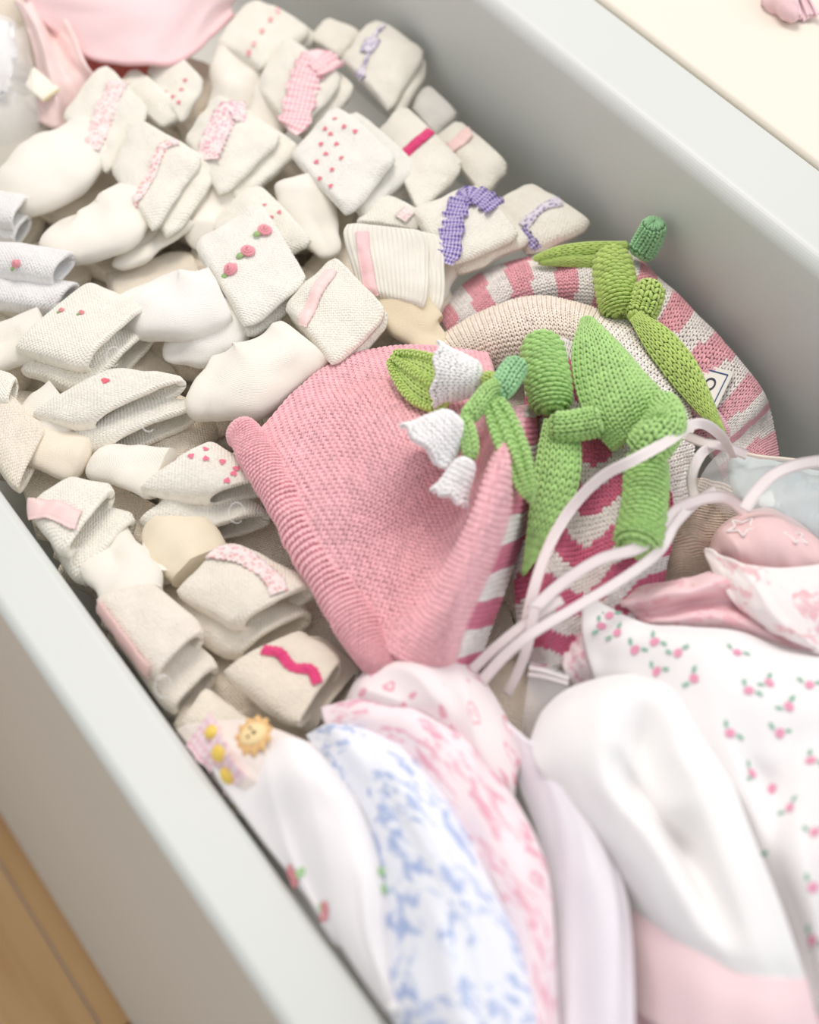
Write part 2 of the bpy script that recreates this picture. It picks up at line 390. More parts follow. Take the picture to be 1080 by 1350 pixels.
@memo
def figures(base, ink, sc=70., rr=.30):
    b = NB('figure_print_'+ink); uv = b.uv(); wv = b.vm('ADD', uv, b.vm('MULTIPLY', b.noise(uv, 110, 2, 1), (.010, .010, 0)))
    d = b.vor(wv, sc, .75).outputs['Distance']
    ring = b.ma('SUBTRACT', 1., b.smooth(b.ma('ABSOLUTE', b.ma('SUBTRACT', d, rr)), .02, .07)); dot = b.ma('SUBTRACT', 1., b.smooth(d, .05, .10))
    b.put('Base Color', b.mix(b.ma('MULTIPLY', b.ma('MAXIMUM', ring, dot), .75), rgb(base), rgb(ink))); b.bump(b.noise(uv, 70, 3), .2, .0008); b.sheen(.15); return b.m
@memo
def film():
    b = NB('clear_film'); b.put('Base Color', (1, 1, 1, 1)); b.put('Roughness', .12); b.put('Alpha', .22); b.b.inputs['Specular IOR Level'].default_value = .8
    b.bump(b.noise(b.obj(), 45, 3), .6, .004); return b.m
@memo
def paint(c, rough=.5):
    b = NB('satin_paint'); p = b.obj(); n = b.noise(p, 8, 3); col = rgb(c)
    b.put('Base Color', b.mix(n, tuple(x*.97 for x in col), tuple(min(1, x*1.02) for x in col))); b.put('Roughness', rough); b.bump(b.noise(p, 120, 2), .06, .001); return b.m
@memo
def wood():
    b = NB('oak_plank'); p = b.obj(); s = b.vm('MULTIPLY', p, (5., .7, 1.)); rnd = b.node('ShaderNodeObjectInfo').outputs['Random']
    n = b.noise(b.vm('ADD', s, b.node('ShaderNodeCombineXYZ', {0: b.ma('MULTIPLY', rnd, 40.), 1: b.ma('MULTIPLY', rnd, 9.)}).outputs[0]), 3., 5)
    g = b.noise(b.vm('MULTIPLY', p, (90., 3., 1.)), 1., 3)
    c = b.mix(b.smooth(n, .3, .7), rgb('b98a55'), rgb('dcb683')); c = b.mix(b.ma('MULTIPLY', g, .35), c, rgb('a97a48'))
    c = b.mix(b.ma('MULTIPLY', rnd, .3), c, rgb('c79a63')); b.put('Base Color', c); b.put('Roughness', .45); return b.m
# ------------------------------------------------------------------ things
COL = sc.collection
class Thing:
    def __init__(s, name, label, cat, px, group=None, kind=None):
        s.loc = np.array(Wp(*px)) if len(px) == 3 and abs(px[0])+abs(px[1]) > 3 else np.array(px, float)
        s.o = bpy.data.objects.new(name, None); COL.objects.link(s.o); s.o.location = s.loc; s.o.empty_display_size = .02
        if kind: s.o['kind'] = kind
        else: s.o['label'] = label; s.o['category'] = cat
        if kind and label: s.o['label'] = label
        if group: s.o['group'] = group
    def part(s, name, mb, mat, parent=None, label=None, smooth=True, stuff=False):
        me = mb.mesh(name, smooth) if isinstance(mb, MB) else mb
        co = np.empty(len(me.vertices)*3, np.float32); me.vertices.foreach_get('co', co)
        me.vertices.foreach_set('co', (co.reshape(-1, 3)-s.loc).astype(np.float32).ravel()); me.update()
        o = bpy.data.objects.new(name, me); COL.objects.link(o); me.materials.append(mat); o.parent = parent or s.o
        if label: o['label'] = label
        if stuff: o['kind'] = 'stuff'
        return o
def boxmb(mb, lo, hi, bev=0., seg=3):
    import bmesh
    bm = bmesh.new(); bmesh.ops.create_cube(bm, size=1); lo = np.array(lo); hi = np.array(hi)
    for v in bm.verts: v.co = Vector(((lo+hi)/2+np.array(v.co)*(hi-lo)))
    if bev: bmesh.ops.bevel(bm, geom=bm.edges[:], offset=bev, segments=seg, affect='EDGES', profile=.5)
    me = bpy.data.meshes.new('panel'); bm.to_mesh(me); bm.free(); return me
#==SETTING
# ================================================================== the drawer and the room
XN, XO, XF, ZT = -.1907, -.2312, .262, .089
FZ = -.572
fl = Thing('floor', None, None, (0., 0., FZ), kind='structure'); fl.o['label'] = 'warm oak plank floor beside the drawer'
pw = .118
for i in range(16):
    for j in range(3):
        x0 = -1.55+i*pw; y0 = -1.2+j*1.1+(.47*i) % 1.1-.6
        me = boxmb(None, (x0+.0008, y0+.0008, FZ-.02), (x0+pw-.0008, y0+1.098, FZ), .0012, 2); fl.part('plank', me, wood(), smooth=False)
dr = Thing('drawer', 'white painted drawer full of baby socks, knitted hats and bonnets', 'drawer', (.03, .2, -.09))
white = paint('d5d8d3', .42); inner = paint('dcdcd6', .55)
fp = dr.part('front_panel', boxmb(None, (XO, -.75, FZ+.004), (XN, 1.15, .015), .006, 8), white, smooth=False)
bp = dr.part('back_panel', boxmb(None, (XF, -.75, -.10), (XF+.066, 1.15, ZT), .011, 10), white, smooth=False)
dr.part('bottom_panel', boxmb(None, (XN, -.75, -.10), (XF, 1.15, -.088), .001, 1), inner, smooth=False)
dr.part('side_panel', boxmb(None, (XN, 1.13, -.10), (XF, 1.15, .02), .002, 2), inner, smooth=False)
dr.part('side_panel', boxmb(None, (XN, -.75, -.10), (XF, -.73, .01), .002, 2), inner, smooth=False)
ct = Thing('countertop', 'cream painted counter beside the raised edge of the drawer', 'counter', (.7, .2, FZ))
ct.part('top_board', boxmb(None, (XF+.0665, -.75, .045), (1.25, 1.15, .0875), .004, 5), paint("ece3d5", .5), smooth=False)
ct.part('cabinet_body', boxmb(None, (XF+.08, -.72, FZ+.002), (1.22, 1.12, .0445), .003, 2), paint("efe6d6", .5), smooth=False)
#==SOCKS
# ================================================================== socks
SG = 'pairs of folded baby socks'
PINK, ROSE, HOT, PURP = 'f3b3b4', 'ef8fa0', 'e5447c', '7a68a8'
def Q4(a0, a1, b0, b1, za, zb, d=(0, 0), dz=0.):
    def k(p, z):
        w_ = Wp(p[0]+d[0], p[1]+d[1], (p[2] if len(p) > 2 else z)+dz); w_[0] = min(max(w_[0], -.184), .254); return w_
    return [k(a0, za), k(a1, za), k(b0, zb), k(b1, zb)]
def heart(mb, S, cu, cv, r, ang, col=None):
    t = np.linspace(0, 2*np.pi, 15)[:-1]
    x = 16*np.sin(t)**3/17; y = (13*np.cos(t)-5*np.cos(2*t)-2*np.cos(3*t)-np.cos(4*t))/17
    decal(mb, S, cu, cv, x*r*.85, y*r, ang, col)
def decal(mb, S, cu, cv, x, y, ang, col=None, lift=.0007):
    """small flat print lying on a surface, sizes in metres"""
    cu = np.array(float(cu)); cv = np.array(float(cv)); c = S.P(cu, cv); n = S.N(cu, cv); e = .01
    t = nrm(S.P(np.clip(cu+e, 0, 1), cv)-S.P(np.clip(cu-e, 0, 1), cv)); t = nrm(t-n*(t@n)); b = np.cross(n, t); cs, sn = math.cos(ang), math.sin(ang)
    x = np.append(x, x.mean()); y = np.append(y, y.mean()); m = len(x)-1
    p = c+n*lift+np.outer(x*cs-y*sn, t)+np.outer(x*sn+y*cs, b)
    mb.add(p, np.array([[i, (i+1) % m, (i+2) % m, m] for i in range(0, m, 2)]), None, col)
def ell(n=12): t = np.linspace(0, 2*np.pi, n+1)[:-1]; return np.cos(t), np.sin(t)
def rose_part(th, S, px, py, r=.0045, petal=ROSE, parent=None):
    u, v = S.uv_of(px, py); u = np.array(u); v = np.array(v); c = S.P(u, v); n = S.N(u, v); t = nrm(np.cross(n, [.3, .9, .1])); b = np.cross(n, t)
    k = np.linspace(0, 1, 60); a = k*2*np.pi*2.6; rr = r*(.12+.72*k)
    pts = c+np.outer(rr*np.cos(a), t)+np.outer(rr*np.sin(a), b)+np.outer(r*(.75-.5*k), n)
    mb = MB(); T = Tube(pts, r*.24, up=n, toe=(.03, .03), world=True, wr=r*.05, wf=900); tube_mesh(mb, T, 60, 6)
    o = th.part('rose', mb, cloth(petal), label='tiny pink ribbon rose')
    for s_, w_ in ((1, .4), (-1, 2.6)):
        d = t*math.cos(w_)*s_+b*math.sin(w_)
        mb = MB(); pts = np.array([c+d*r*.7+n*r*.2, c+d*r*1.3+n*r*.35, c+d*r*1.9+n*r*.15])
        tube_mesh(mb, Tube(pts, [r*.2, r*.34, r*.08], [r*.08, r*.12, r*.05], up=n, toe=(.2, .3), world=True), 8, 8); th.part('leaf', mb, cloth('9dbb7c'), parent=o)
def sock(label, a0, a1, b0, b1, z=(.5, .8), T=1.15, gape=.1, second=None, foot=None, foot2=None, trim=(), col='fff7ea', fcol='fdf6ea', rib=0, seed=None, wall=.0034, fast=None, wr=.0021, sag=0, name='baby_sock_pair'):
    global _sd
    _sd += 7; seed = _sd if seed is None else seed
    q = Q4(a0, a1, b0, b1, z[0], z[1]); c = sum(q)/4
    th = Thing(name, label, 'socks', (c[0], c[1], c[2]-.02), SG)
    # the foot goes first into the cuff
    top = CuffTop(q, T*.01, gape, seed, wr=wr, sag=sag); mb = MB(); cuff_mesh(mb, top, wall); cf = th.part('cuff', mb, terry(col, rib))
    if second:
        q2 = Q4(a0, a1, b0, b1, z[0], z[1], second[:2], second[2]); s2 = CuffTop(q2, T*.01, gape, seed+50, wr=wr, sag=sag)
        mb = MB(); cuff_mesh(mb, s2, wall); c2 = th.part('cuff', mb, terry(col, rib))
    for f in (foot, foot2):
        if f:
            hw = np.array([p[3] for p in f])*.01; mb = MB()
            Tb = Tube([p[:3] for p in f], hw, hw*.40, exp=2.3, toe=(.22, 0), wr=.0048, wf=34, seed=seed+9); tube_mesh(mb, Tb, 44, 36)
            th.part('foot', mb, jersey(fcol))
    for t in trim:
        k = t[0]
        if k in ('ribbon', 'lace', 'gingham', 'ruffle', 'cord', 'net'):
            _, pix, wd, c1 = t[:4]; P, sd, nn = on_surf(top, pix, 70, .0011)
            P = P+nn*(.0004*noise(P, 260, seed))[:, None]
            mb = MB()
            if k == 'ruffle' or k == 'gingham':
                amp = .0016 if k == 'ruffle' else .0009
                strip(mb, P, sd, nn, wd*.01*(1+.12*np.sin(np.arange(70)*.8)), .0007, edge=lambda L, a: .0008+amp*np.sin(L*900+a*1.5)*(.3+np.abs(a)), na=11)
            else: strip(mb, P, sd, nn, wd*.01*(1+(.10 if k != 'ribbon' else .03)*np.sin(np.arange(70)*1.3)), .0007, puff=.0008, na=7)
            m = {'ribbon': satin(c1), 'lace': lace(c1, 'f7e7e4'), 'net': lace(c1, 'e9e2ec'), 'ruffle': gingham(c1, 'd6cbe6', 420), 'gingham': gingham(c1, 'fbe9ea', 300), 'cord': lace(c1, c1)}[k]
            th.part({'ribbon': 'ribbon_trim', 'lace': 'lace_trim', 'net': 'lace_trim', 'gingham': 'gingham_ruffle', 'ruffle': 'gingham_ruffle', 'cord': 'crochet_trim'}[k], mb, m, parent=cf)
        elif k == 'hearts':
            _, pix, r, c1 = t; mb = MB()
            for (x, y) in pix: heart(mb, top, *top.uv_of(x, y), r*.01, random.uniform(2.2, 4.2))
            th.part('heart_print', mb, plain(c1, .9, .1), parent=cf, label='printed pink hearts')
        elif k == 'dashes':
            _, pix, r, c1 = t; mb = MB()
            for (x, y) in pix:
                cx, cy = ell(); decal(mb, top, *top.uv_of(x, y), cx*r*.01, cy*r*.006, .6, lift=.0007)
            th.part('ribbon_stitch', mb, satin(c1), parent=cf)
        elif k == 'roses':
            for (x, y) in t[1]: rose_part(th, top, x, y, t[2]*.01, t[3])
    if fast:
        p = Wp(*fast); mb = MB(); a = np.linspace(0, 2*np.pi*.86, 24)
        pts = p+np.outer(np.cos(a)*.0045, R[:, 0])+np.outer(np.sin(a)*.006, R[:, 1]); tube_mesh(mb, Tube(pts, .0006, up=R[:, 2], world=True), 24, 6)
        th.part('fastener', mb, film(), label='clear plastic fastener loop')
    return th, top
_sd = 0
sock('white sock pair with pale pink lace strip, beside the clear bag, foot to the left', (80, 150), (142, 232), (134, 84), (198, 152), z=(.4, 1.2), foot=[(-6, 268, -.6, 2.2), (40, 240, 0, 3.0), (95, 205, .3, 2.8), (130, 175, .3, 2.3)], trim=[('lace', [(157, 108), (138, 150), (122, 196)], 1.5, 'f6bdb9')], T=1.0)
sock('plain white folded sock pair wedged between lace-strip and heart-print socks', (150, 122), (212, 170), (172, 90), (246, 152), z=(-.2, .2), T=1.0)
sock('sock pair with a few red hearts just below the pink bib', (192, 98), (240, 166), (222, 62), (270, 112), z=(0, .7), trim=[('hearts', [(244, 106), (239, 119), (236, 135), (228, 128), (218, 122)], .22, 'e2848b')], T=1.0)
sock('sock pair with narrow coral ribbon down its cuff, foot towards lower left', (147, 228), (203, 308), (175, 159), (268, 212), z=(.6, 1.5), second=(22, 14, -.9), foot=[(72, 296, -.6, 1.5), (100, 310, -.3, 2.4), (150, 295, .1, 2.6), (185, 262, .3, 2.2)], foot2=[(150, 352, -1.2, .8), (190, 325, -1, 1.2), (235, 285, -.6, 1.8)], trim=[('lace', [(240, 176), (215, 195), (198, 235), (174, 274)], .75, 'f2a9a4')])
sock('sock pair with wide pink crochet lace hanging over its white cuff', (243, 186), (292, 262), (283, 128), (372, 184), z=(.3, 1.2), second=(24, 14, -.9), trim=[('lace', [(328, 143), (300, 150), (285, 180), (273, 212)], 2.0, 'f0a3b2')], foot=[(262, 330, -1.5, 1.4), (280, 280, -.8, 1.7), (295, 225, 0, 1.8)])
sock('sock pair with dashed pink ribbon stitching at the top beside the bib', (284, 60), (346, 96), (328, 2), (412, 42), z=(.4, 1.0), second=(8, 10, -.9), trim=[('dashes', [(367, 15), (357, 27), (346, 42), (335, 58), (328, 70)], .30, 'e9a0a0')], foot=[(300, 160, -1.6, 1.5), (310, 120, -.8, 2), (325, 70, .1, 2.2)])
sock('sock pair with broad pale pink gingham ruffle', (337, 118), (390, 182), (372, 50), (452, 108), z=(.4, 1.3), second=(18, 12, -.9), trim=[('gingham', [(452, 80), (418, 78), (402, 110), (385, 172)], 2.3, 'f2a9b1')], foot=[(330, 210, -1.4, 1.4), (350, 170, -.8, 1.8), (375, 120, .1, 2)])
sock('sock pair with thin purple cord and bows against the grey panel', (450, 82), (514, 148), (488, 26), (560, 72), z=(.3, 1.2), second=(13, 14, -.9), trim=[('net', [(508, 34), (496, 45), (488, 70), (476, 104)], .35, PURP), ('net', [(492, 52), (484, 70)], 1.1, PURP), ('net', [(482, 96), (470, 106)], 1.0, PURP)], T=1.2)
sock('small plain cream sock pair behind the purple-bow pair', (408, 58), (450, 84), (428, 26), (478, 52), z=(-.5, 0), T=1.2)
sock('grey-white sock pair tucked at the panel below the purple-bow pair', (536, 142), (574, 182), (562, 118), (604, 156), z=(-1.4, -.8), T=1.2, col='eeeae2')
sock('heart-print sock pair with crisp white terry cuff in the middle of the heap', (383, 206), (458, 286), (440, 142), (524, 214), z=(.7, 1.6), second=(24, 6, -.9), trim=[('hearts', [(441, 157), (454, 168), (468, 174), (436, 177), (423, 191), (443, 190), (430, 203), (450, 209), (417, 214), (438, 224), (421, 236), (436, 246), (429, 170)], .24, 'e8808f')], foot=[(436, 340, -.9, 1.3), (414, 292, -.5, 1.9), (395, 240, .2, 2)], col='fff9f0')
sock('sock pair with a bright pink band, right of the heart-print pair', (498, 172), (552, 284), (532, 142), (612, 222), z=(-.1, .7), trim=[('cord', [(571, 172), (552, 186), (535, 202)], .75, HOT)], foot=[(500, 262, -1, 1.6), (515, 235, -.5, 1.8), (535, 205, 0, 1.9)])
sock('sock pair with faded salmon band beside the grey panel', (572, 182), (636, 262), (604, 162), (672, 226), z=(-.9, -.2), trim=[('ribbon', [(626, 168), (608, 186), (592, 204)], 1.1, 'f8d5cf')], T=1.25)
sock('sock pair with large purple gingham ruffle', (540, 280), (590, 354), (622, 244), (684, 314), z=(.3, 1.1), trim=[('ruffle', [(655, 276), (634, 262), (612, 262), (600, 290), (588, 345)], 1.6, '5a44a0')], second=(14, 10, -1.0), foot=[(560, 400, -1.6, 1.4), (565, 360, -1, 1.7), (585, 315, 0, 1.9)])
sock('sock pair with flat purple ribbon and knot, lowest against the grey panel', (648, 276), (696, 338), (694, 244), (782, 302), z=(-.9, -.1), trim=[('net', [(742, 262), (715, 275), (690, 300)], .8, '9a8ab8'), ('ruffle', [(688, 303), (698, 316), (708, 328)], .7, '55478f')], T=1.3)
sock('sock pair with cream back cuff showing hearts behind the three-rose cuff', (275, 296), (330, 362), (336, 243), (412, 322), z=(-.5, .3), trim=[('hearts', [(349, 271), (358, 286), (368, 280)], .2, 'e8868c'), ], T=1.0)
sock('white sock pair with three ribbon roses across its cuff', (255, 322), (326, 437), (340, 270), (404, 372), z=(1.0, 1.5), second=(4, 12, -.9), foot=[(165, 388, -.6, 1.6), (190, 400, -.2, 2.5), (240, 405, .3, 2.9), (290, 385, .7, 2.4)], foot2=[(215, 470, -1.2, 1.4), (260, 455, -.7, 1.9), (310, 410, 0, 1.9)], trim=[('roses', [(305, 356), (326, 333), (348, 304)], .50, 'f2a3ae')], col='fff9ef', fcol='fdf9f2')
sock('ribbed sock pair standing up with pink satin ribbon near striped hat', (474, 388), (562, 408), (450, 300), (566, 312), z=(.6, 1.9), second=(22, 4, -.8), rib=1, trim=[('ribbon', [(478, 306), (482, 345), (492, 390)], .85, 'f8cacb')], foot=[(588, 452, -.8, 1.2), (560, 442, -.4, 1.8), (530, 410, 0, 1.8), (515, 370, .3, 1.6)], fcol='f3e3c4', T=1.1)
sock('small cream sock cuff folded behind the ribbed pair', (468, 296), (548, 306), (504, 258), (566, 288), z=(.0, .4), trim=[('lace', [(540, 279), (528, 290)], .9, 'f6cfc9')], T=.8)
sock('sock pair with worn pink ribbon next to the solid pink hat', (374, 406), (442, 488), (436, 340), (510, 415), z=(1.0, 1.7), second=(5, 10, -.9), foot=[(258, 512, -.5, 1.5), (280, 512, -.2, 2.5), (335, 500, .3, 3.0), (400, 452, .7, 2.3)], foot2=[(352, 560, -1.2, 1.2), (400, 520, -.9, 1.6), (450, 470, -.4, 1.7)], trim=[('ribbon', [(437, 358), (418, 385), (400, 430)], .8, 'f9d5d2')])
sock('rose-trimmed white pair at the left edge, topmost of the small stack', (-70, 352), (-45, 318), (62, 372), (98, 332), z=(.6, .6), T=1.3, gape=.3, second=(6, 42, -1.2), trim=[('roses', [(22, 348)], .32, 'f0a3ad')], col='f6f4f2', sag=.002)
sock('plain white pair half out of frame above the rose-trimmed edge pair', (-60, 276), (-45, 248), (12, 300), (38, 262), z=(.3, .3), T=1.2, gape=.3, second=(3, 24, -1.2), col='f5f3ef')
FOLD = dict(T=1.5, gape=.4, wall=.0047)
sock('cream folded pair with two tiny pink rosebuds, mouth opened to the right', (14, 460), (114, 378), (104, 492), (200, 402), z=(.5, .5), second=(8, 30, -1.35), trim=[('roses', [(81, 409), (107, 413)], .2, 'ee9da0')], fast=(150, 470, 1), foot=[(-40, 470, -.5, 1.5), (10, 455, -.5, 2), (60, 430, .2, 2)], **FOLD)
sock('white folded pair with one red dot, wide open mouth', (38, 550), (152, 487), (106, 566), (250, 502), z=(.6, .6), second=(22, 34, -1.3), trim=[('hearts', [(138, 502), (140, 503)], .3, 'e8707f')], fast=(196, 556, 1), foot=[(30, 600, -1, 1.2), (40, 570, -.5, 1.6), (90, 535, .2, 2)], **FOLD)
sock('heart-print folded pair touching the rolled brim of the pink hat', (180, 645), (278, 582), (262, 662), (362, 634), z=(.8, .6), second=(-2, 46, -1.5), trim=[('hearts', [(222, 594), (244, 593), (271, 592), (252, 602), (271, 605), (293, 609), (308, 625), (330, 632), (312, 618), (300, 634)], .26, 'ee7f98')], fast=(312, 676, 1), foot=[(130, 600, -.8, 1.2), (160, 615, -.4, 1.6), (215, 625, .2, 2)], **FOLD)
sock('folded pair with blush band right by the drawer front', (32, 676), (96, 632), (72, 740), (152, 645), z=(.6, .6), second=(30, 34, -1.3), trim=[('ribbon', [(38, 672), (70, 672), (108, 690)], 1.3, 'f9d6d2')], fast=(104, 738, 1), **FOLD)
sock('plain cream pair lying toe down in the left corner by the drawer front', (-40, 560), (-10, 500), (20, 650), (62, 565), z=(.2, .2), T=1.2, gape=.2, foot=[(116, 612, -.5, 1.0), (95, 605, -.4, 1.6), (50, 585, -.1, 1.9), (0, 560, 0, 1.9)], col='f9eedb', fcol='f8ecd8')
sock('small white sock pair at the left edge above the plain cream pair', (-50, 520), (-30, 480), (8, 540), (22, 500), z=(.6, .6), T=1.2, gape=.3)
sock('cream folded pair with floral ribbon diagonal, leaning on the pink brim', (228, 784), (302, 715), (308, 832), (422, 772), z=(.7, .6), second=(-6, 38, -1.35), trim=[('lace', [(276, 727), (318, 733), (356, 760), (374, 795)], 1.1, 'f1b9b6')], foot=[(196, 690, -.9, 1.3), (225, 705, -.8, 2), (265, 745, -.3, 2.1)], col='fcf2e2', fcol='f7ead0', **FOLD)
sock('cream pair with salmon ribbon along its edge against the drawer front', (120, 794), (204, 770), (198, 896), (272, 834), z=(.7, .6), second=(18, 46, -1.4), trim=[('ribbon', [(127, 802), (160, 838), (197, 886)], 1.0, 'f8d0cb')], fast=(215, 905, 1), foot=[(118, 700, -.7, 1.3), (140, 715, -.5, 1.9), (162, 760, 0, 1.9), (170, 790, .3, 1.8)], foot2=[(208, 690, -.6, .8), (206, 715, -.6, 1.1), (198, 760, -.6, 1.3)], col='fbf1e3', **FOLD)
sock('cream pair with wavy hot pink crochet edging', (290, 886), (396, 834), (386, 962), (452, 872), z=(.4, .5), second=(24, 6, -1.4), trim=[('cord', [(346, 857), (370, 862), (385, 880), (410, 885), (432, 912)], .6, HOT)], col='f8ecd9', T=1.5, gape=.25)
sock('plain cream sock pair lowest along the drawer front, above the lion hat', (228, 962), (272, 906), (300, 1002), (338, 956), z=(-.5, -.5), second=(-20, 10, -1.3), col='f8eddb', T=1.3)
# plain pairs lying underneath, seen only through the gaps
rs = np.random.RandomState(11); BUR = []; nb = -1
GAP = {0: 'plain cream pair showing between the hot pink edging and the lion bonnet',
       1: 'plain cream pair in the gap left of the hot pink edged pair',
       2: 'plain cream pair in the gap between salmon-ribbon and floral-ribbon pairs',
       3: 'plain cream pair in the gap between blush-band and heart-print folded pairs',
       4: 'plain cream pair peeking between the drawer front and the blush-band pair',
       5: 'plain cream pair peeking left of the one-red-dot pair',
       6: 'plain cream pair peeking under the two-rosebud pair at the left edge',
       9: 'plain cream pair in the dark gap between brim and floral-ribbon pair',
       10: 'plain cream pair under the brim, right above the floral-ribbon pair',
       11: "plain cream pair peeking out of the heart-print folded pair's underside",
       12: 'plain cream pair between the one-red-dot and heart-print folded pairs',
       13: 'plain cream pair between the two-rosebud and one-red-dot pairs',
       15: 'plain cream pair under the rose-trimmed stack at the left edge',
       16: 'plain cream pair below the half-hidden white pair at the left edge',
       18: 'plain cream pair at the bottom of the gap under the ribbon tails',
       19: 'plain cream pair below the striped side of the pink hat',
       23: 'plain cream pair just above the curled end of the pink brim',
       24: 'plain cream pair under the toe of the three-rose pair',
       25: 'plain cream pair between the coral-ribbon foot and the three-rose foot',
       26: 'plain cream pair beneath the toe of the coral-ribbon sock',
       27: 'plain cream pair between the coral-ribbon foot and the lace-strip foot',
       32: 'plain cream pair in the gap between pink and raspberry hats',
       37: 'plain cream pair between the three-rose and worn-ribbon cuffs',
       38: "plain cream pair above the three-rose cuff's left corner",
       39: "plain cream pair right of the coral-ribbon sock's second toe",
       43: 'plain cream pair between clear bag and pink ruffles',
       44: 'plain cream pair at the very top left corner above the clear bag',
       48: 'plain cream pair under the crown of the pink hat by the green stalk',
       50: "plain cream pair between the ribbed pair's toe and the pink hat",
       51: "plain cream pair below the middle heart-print pair's toe",
       52: 'plain cream pair between the middle heart-print pair and the ribbed pair',
       53: 'plain cream pair above the left corner of the middle heart-print cuff',
       54: 'plain cream pair between the crochet lace and red-heart pairs',
       55: 'plain cream pair below the dashed-stitch pair, right of the red hearts'}
for (X_, Y_) in [(x_, y_) for x_ in np.arange(-.142, .215, .063) for y_ in np.arange(-.13, .66, .058)]:
    c = np.array([X_, Y_, 0]); pp = proj(c)
    if pp[0] < -70 or pp[1] < -40 or pp[0]-.9*(pp[1]-300) > 520 or pp[1] > 1010: continue
    nb += 1; r1, r2, r3 = rs.randint(4), rs.uniform(-.004, .004), rs.uniform(-.3, .3)
    if nb not in GAP: continue
    if len(BUR) < 4:
        an = rs.uniform(-.6, .6); ca_, sa_ = math.cos(an), math.sin(an); ax = np.array([ca_, sa_, 0])*.03; sd_ = np.array([-sa_, ca_, 0])*.029; c3 = c+[0, 0, -.030]
        th = Thing('baby_sock_pair', GAP[nb], 'socks', (c3[0], c3[1], c3[2]-.02), 'buried cream sock pairs'); ps = []
        for dz in (0, -.018):
            tp = CuffTop([c3-ax-sd_+[0, 0, dz], c3-ax+sd_+[0, 0, dz], c3+ax-sd_+[0, 0, dz], c3+ax+sd_+[0, 0, dz]], .015, .15, len(BUR)*9+int(dz*1000), wr=.003); mb = MB(); cuff_mesh(mb, tp, nt=32, nu=16); ps.append(th.part('cuff', mb, terry('fbefdc')))
        BUR.append((th, ps))
    else:
        th, ps = BUR[r1]; e = th.o.copy(); COL.objects.link(e); e.location = (c[0], c[1], th.loc[2]+r2); e.rotation_euler = (0, 0, r3); e['label'] = GAP[nb]
        for p_ in ps: q_ = p_.copy(); COL.objects.link(q_); q_.parent = e
#==HATS
# ================================================================== knitted hats
HG = 'knitted baby hats'
cPINK = np.array(rgb('fac2c9')); cLT = np.array(rgb('f6c8d3')); cWH = np.array(rgb('faf3ee')); cDEEP = np.array(rgb('d96b8c')); cCREAM = np.array(rgb('f8ebdc')); cBEIGE = np.array(rgb('ead6c4'))
cGR = np.array(rgb('b2d988')); cGR2 = np.array(rgb('c0d878')); cGR3 = np.array(rgb('a3d4a0')); cWHITE = np.array(rgb('fdfbfa'))
def flat(c): return lambda u, v: np.broadcast_to(c, (len(u), 3))
def knit_part(th, name, S, nc, nr, colf, base, parent=None, label=None, th_=.003, tube=False, stuff=True, **kw):
    """fabric body with its stitches standing on it"""
    mb = MB()
    if tube: tube_mesh(mb, S, 30, 24, base, off=-.0004)
    else: shell(mb, S, 40, 40, th_, off=-.0006, col=base)
    knit(mb, S, nc, nr, colf, **kw)
    return th.part(name, mb, yarn(), parent=parent, label=label)
def leaf_surf(path, hw, z, arch=.35, bend=0.):
    """leaf blade: centre line in pixels, half widths in cm; arched across"""
    c = WL([(p[0], p[1], zz) for p, zz in zip(path, z)]); n = len(c); t = nrm(np.gradient(c, axis=0)); vd = nrm(CAM-c)
    s = nrm(np.cross(t, vd)); rows = []
    for a in (-1, -.5, 0, .5, 1):
        rows.append([c[i]+s[i]*a*hw[i]*.01+vd[i]*((1-a*a)*arch+bend*a)*hw[i]*.01 for i in range(n)])
    return Patch(np.swapaxes(np.array(rows), 0, 1), world=True)
def bell(th, tip, mouth, r0, r1, z, col, parent=None, nc=22, nr=9, label=None):
    """knitted snowdrop bell: narrow crown at tip, flared scalloped mouth"""
    a = Wp(tip[0], tip[1], z[0]); b = Wp(mouth[0], mouth[1], z[1]); ax = b-a; t = nrm(ax); vd = nrm(CAM-a); s = nrm(np.cross(t, vd)); n = np.cross(s, t)
    class B(Surf):
        per = True
        def P(q, u, v):
            u, v = np.broadcast_arrays(np.asarray(u, float), np.asarray(v, float)); th_ = 2*np.pi*v
            r = r0+(r1-r0)*np.clip(u, 0, 1)**.75; r = r*np.sqrt(np.clip(1-(1-np.clip(u/.16, 0, 1))**2, .02, 1)); r = r*(1+.10*np.clip(u-.75, 0, 1)*4)
            L = u+.05*np.clip(u-.6, 0, 1)/.4*np.cos(th_*6)
            return a+ax*L[..., None]+s*(r*np.cos(th_))[..., None]*.01+n*(r*np.sin(th_)*.62)[..., None]*.01
    S = B(); S.sgn = 1.; u = np.array([.5]); v = np.array([.25]); S.sgn = 1. if ((S.P(u, v)-(a+ax*.5))*S.N0(u, v)).sum() > 0 else -1.
    mb = MB(); uu, vv = np.meshgrid(np.linspace(0, 1, 16), np.arange(36)/36, indexing='ij'); p = S.P(uu, vv); cen = (a+ax*uu[..., None])
    mb.add(p-nrm(p-cen)*.0006, gridq(16, 36, True), None, col); mb.add(p-nrm(p-cen)*.0022, gridq(16, 36, True)[:, ::-1], None, col)
    i = np.arange(36); i2 = (i+1) % 36; e0 = p[-1]-nrm(p-cen)[-1]*.0006; e1 = p[-1]-nrm(p-cen)[-1]*.0022
    mb.add(np.concatenate([e0, e1]), np.stack([i, i2, i2+36, i+36], -1), None, col)
    knit(mb, S, nc, nr, flat(col), fat=.33, flip=True, lift=0)
    return th.part('bell_flower', mb, yarn(), parent=parent, label=label)
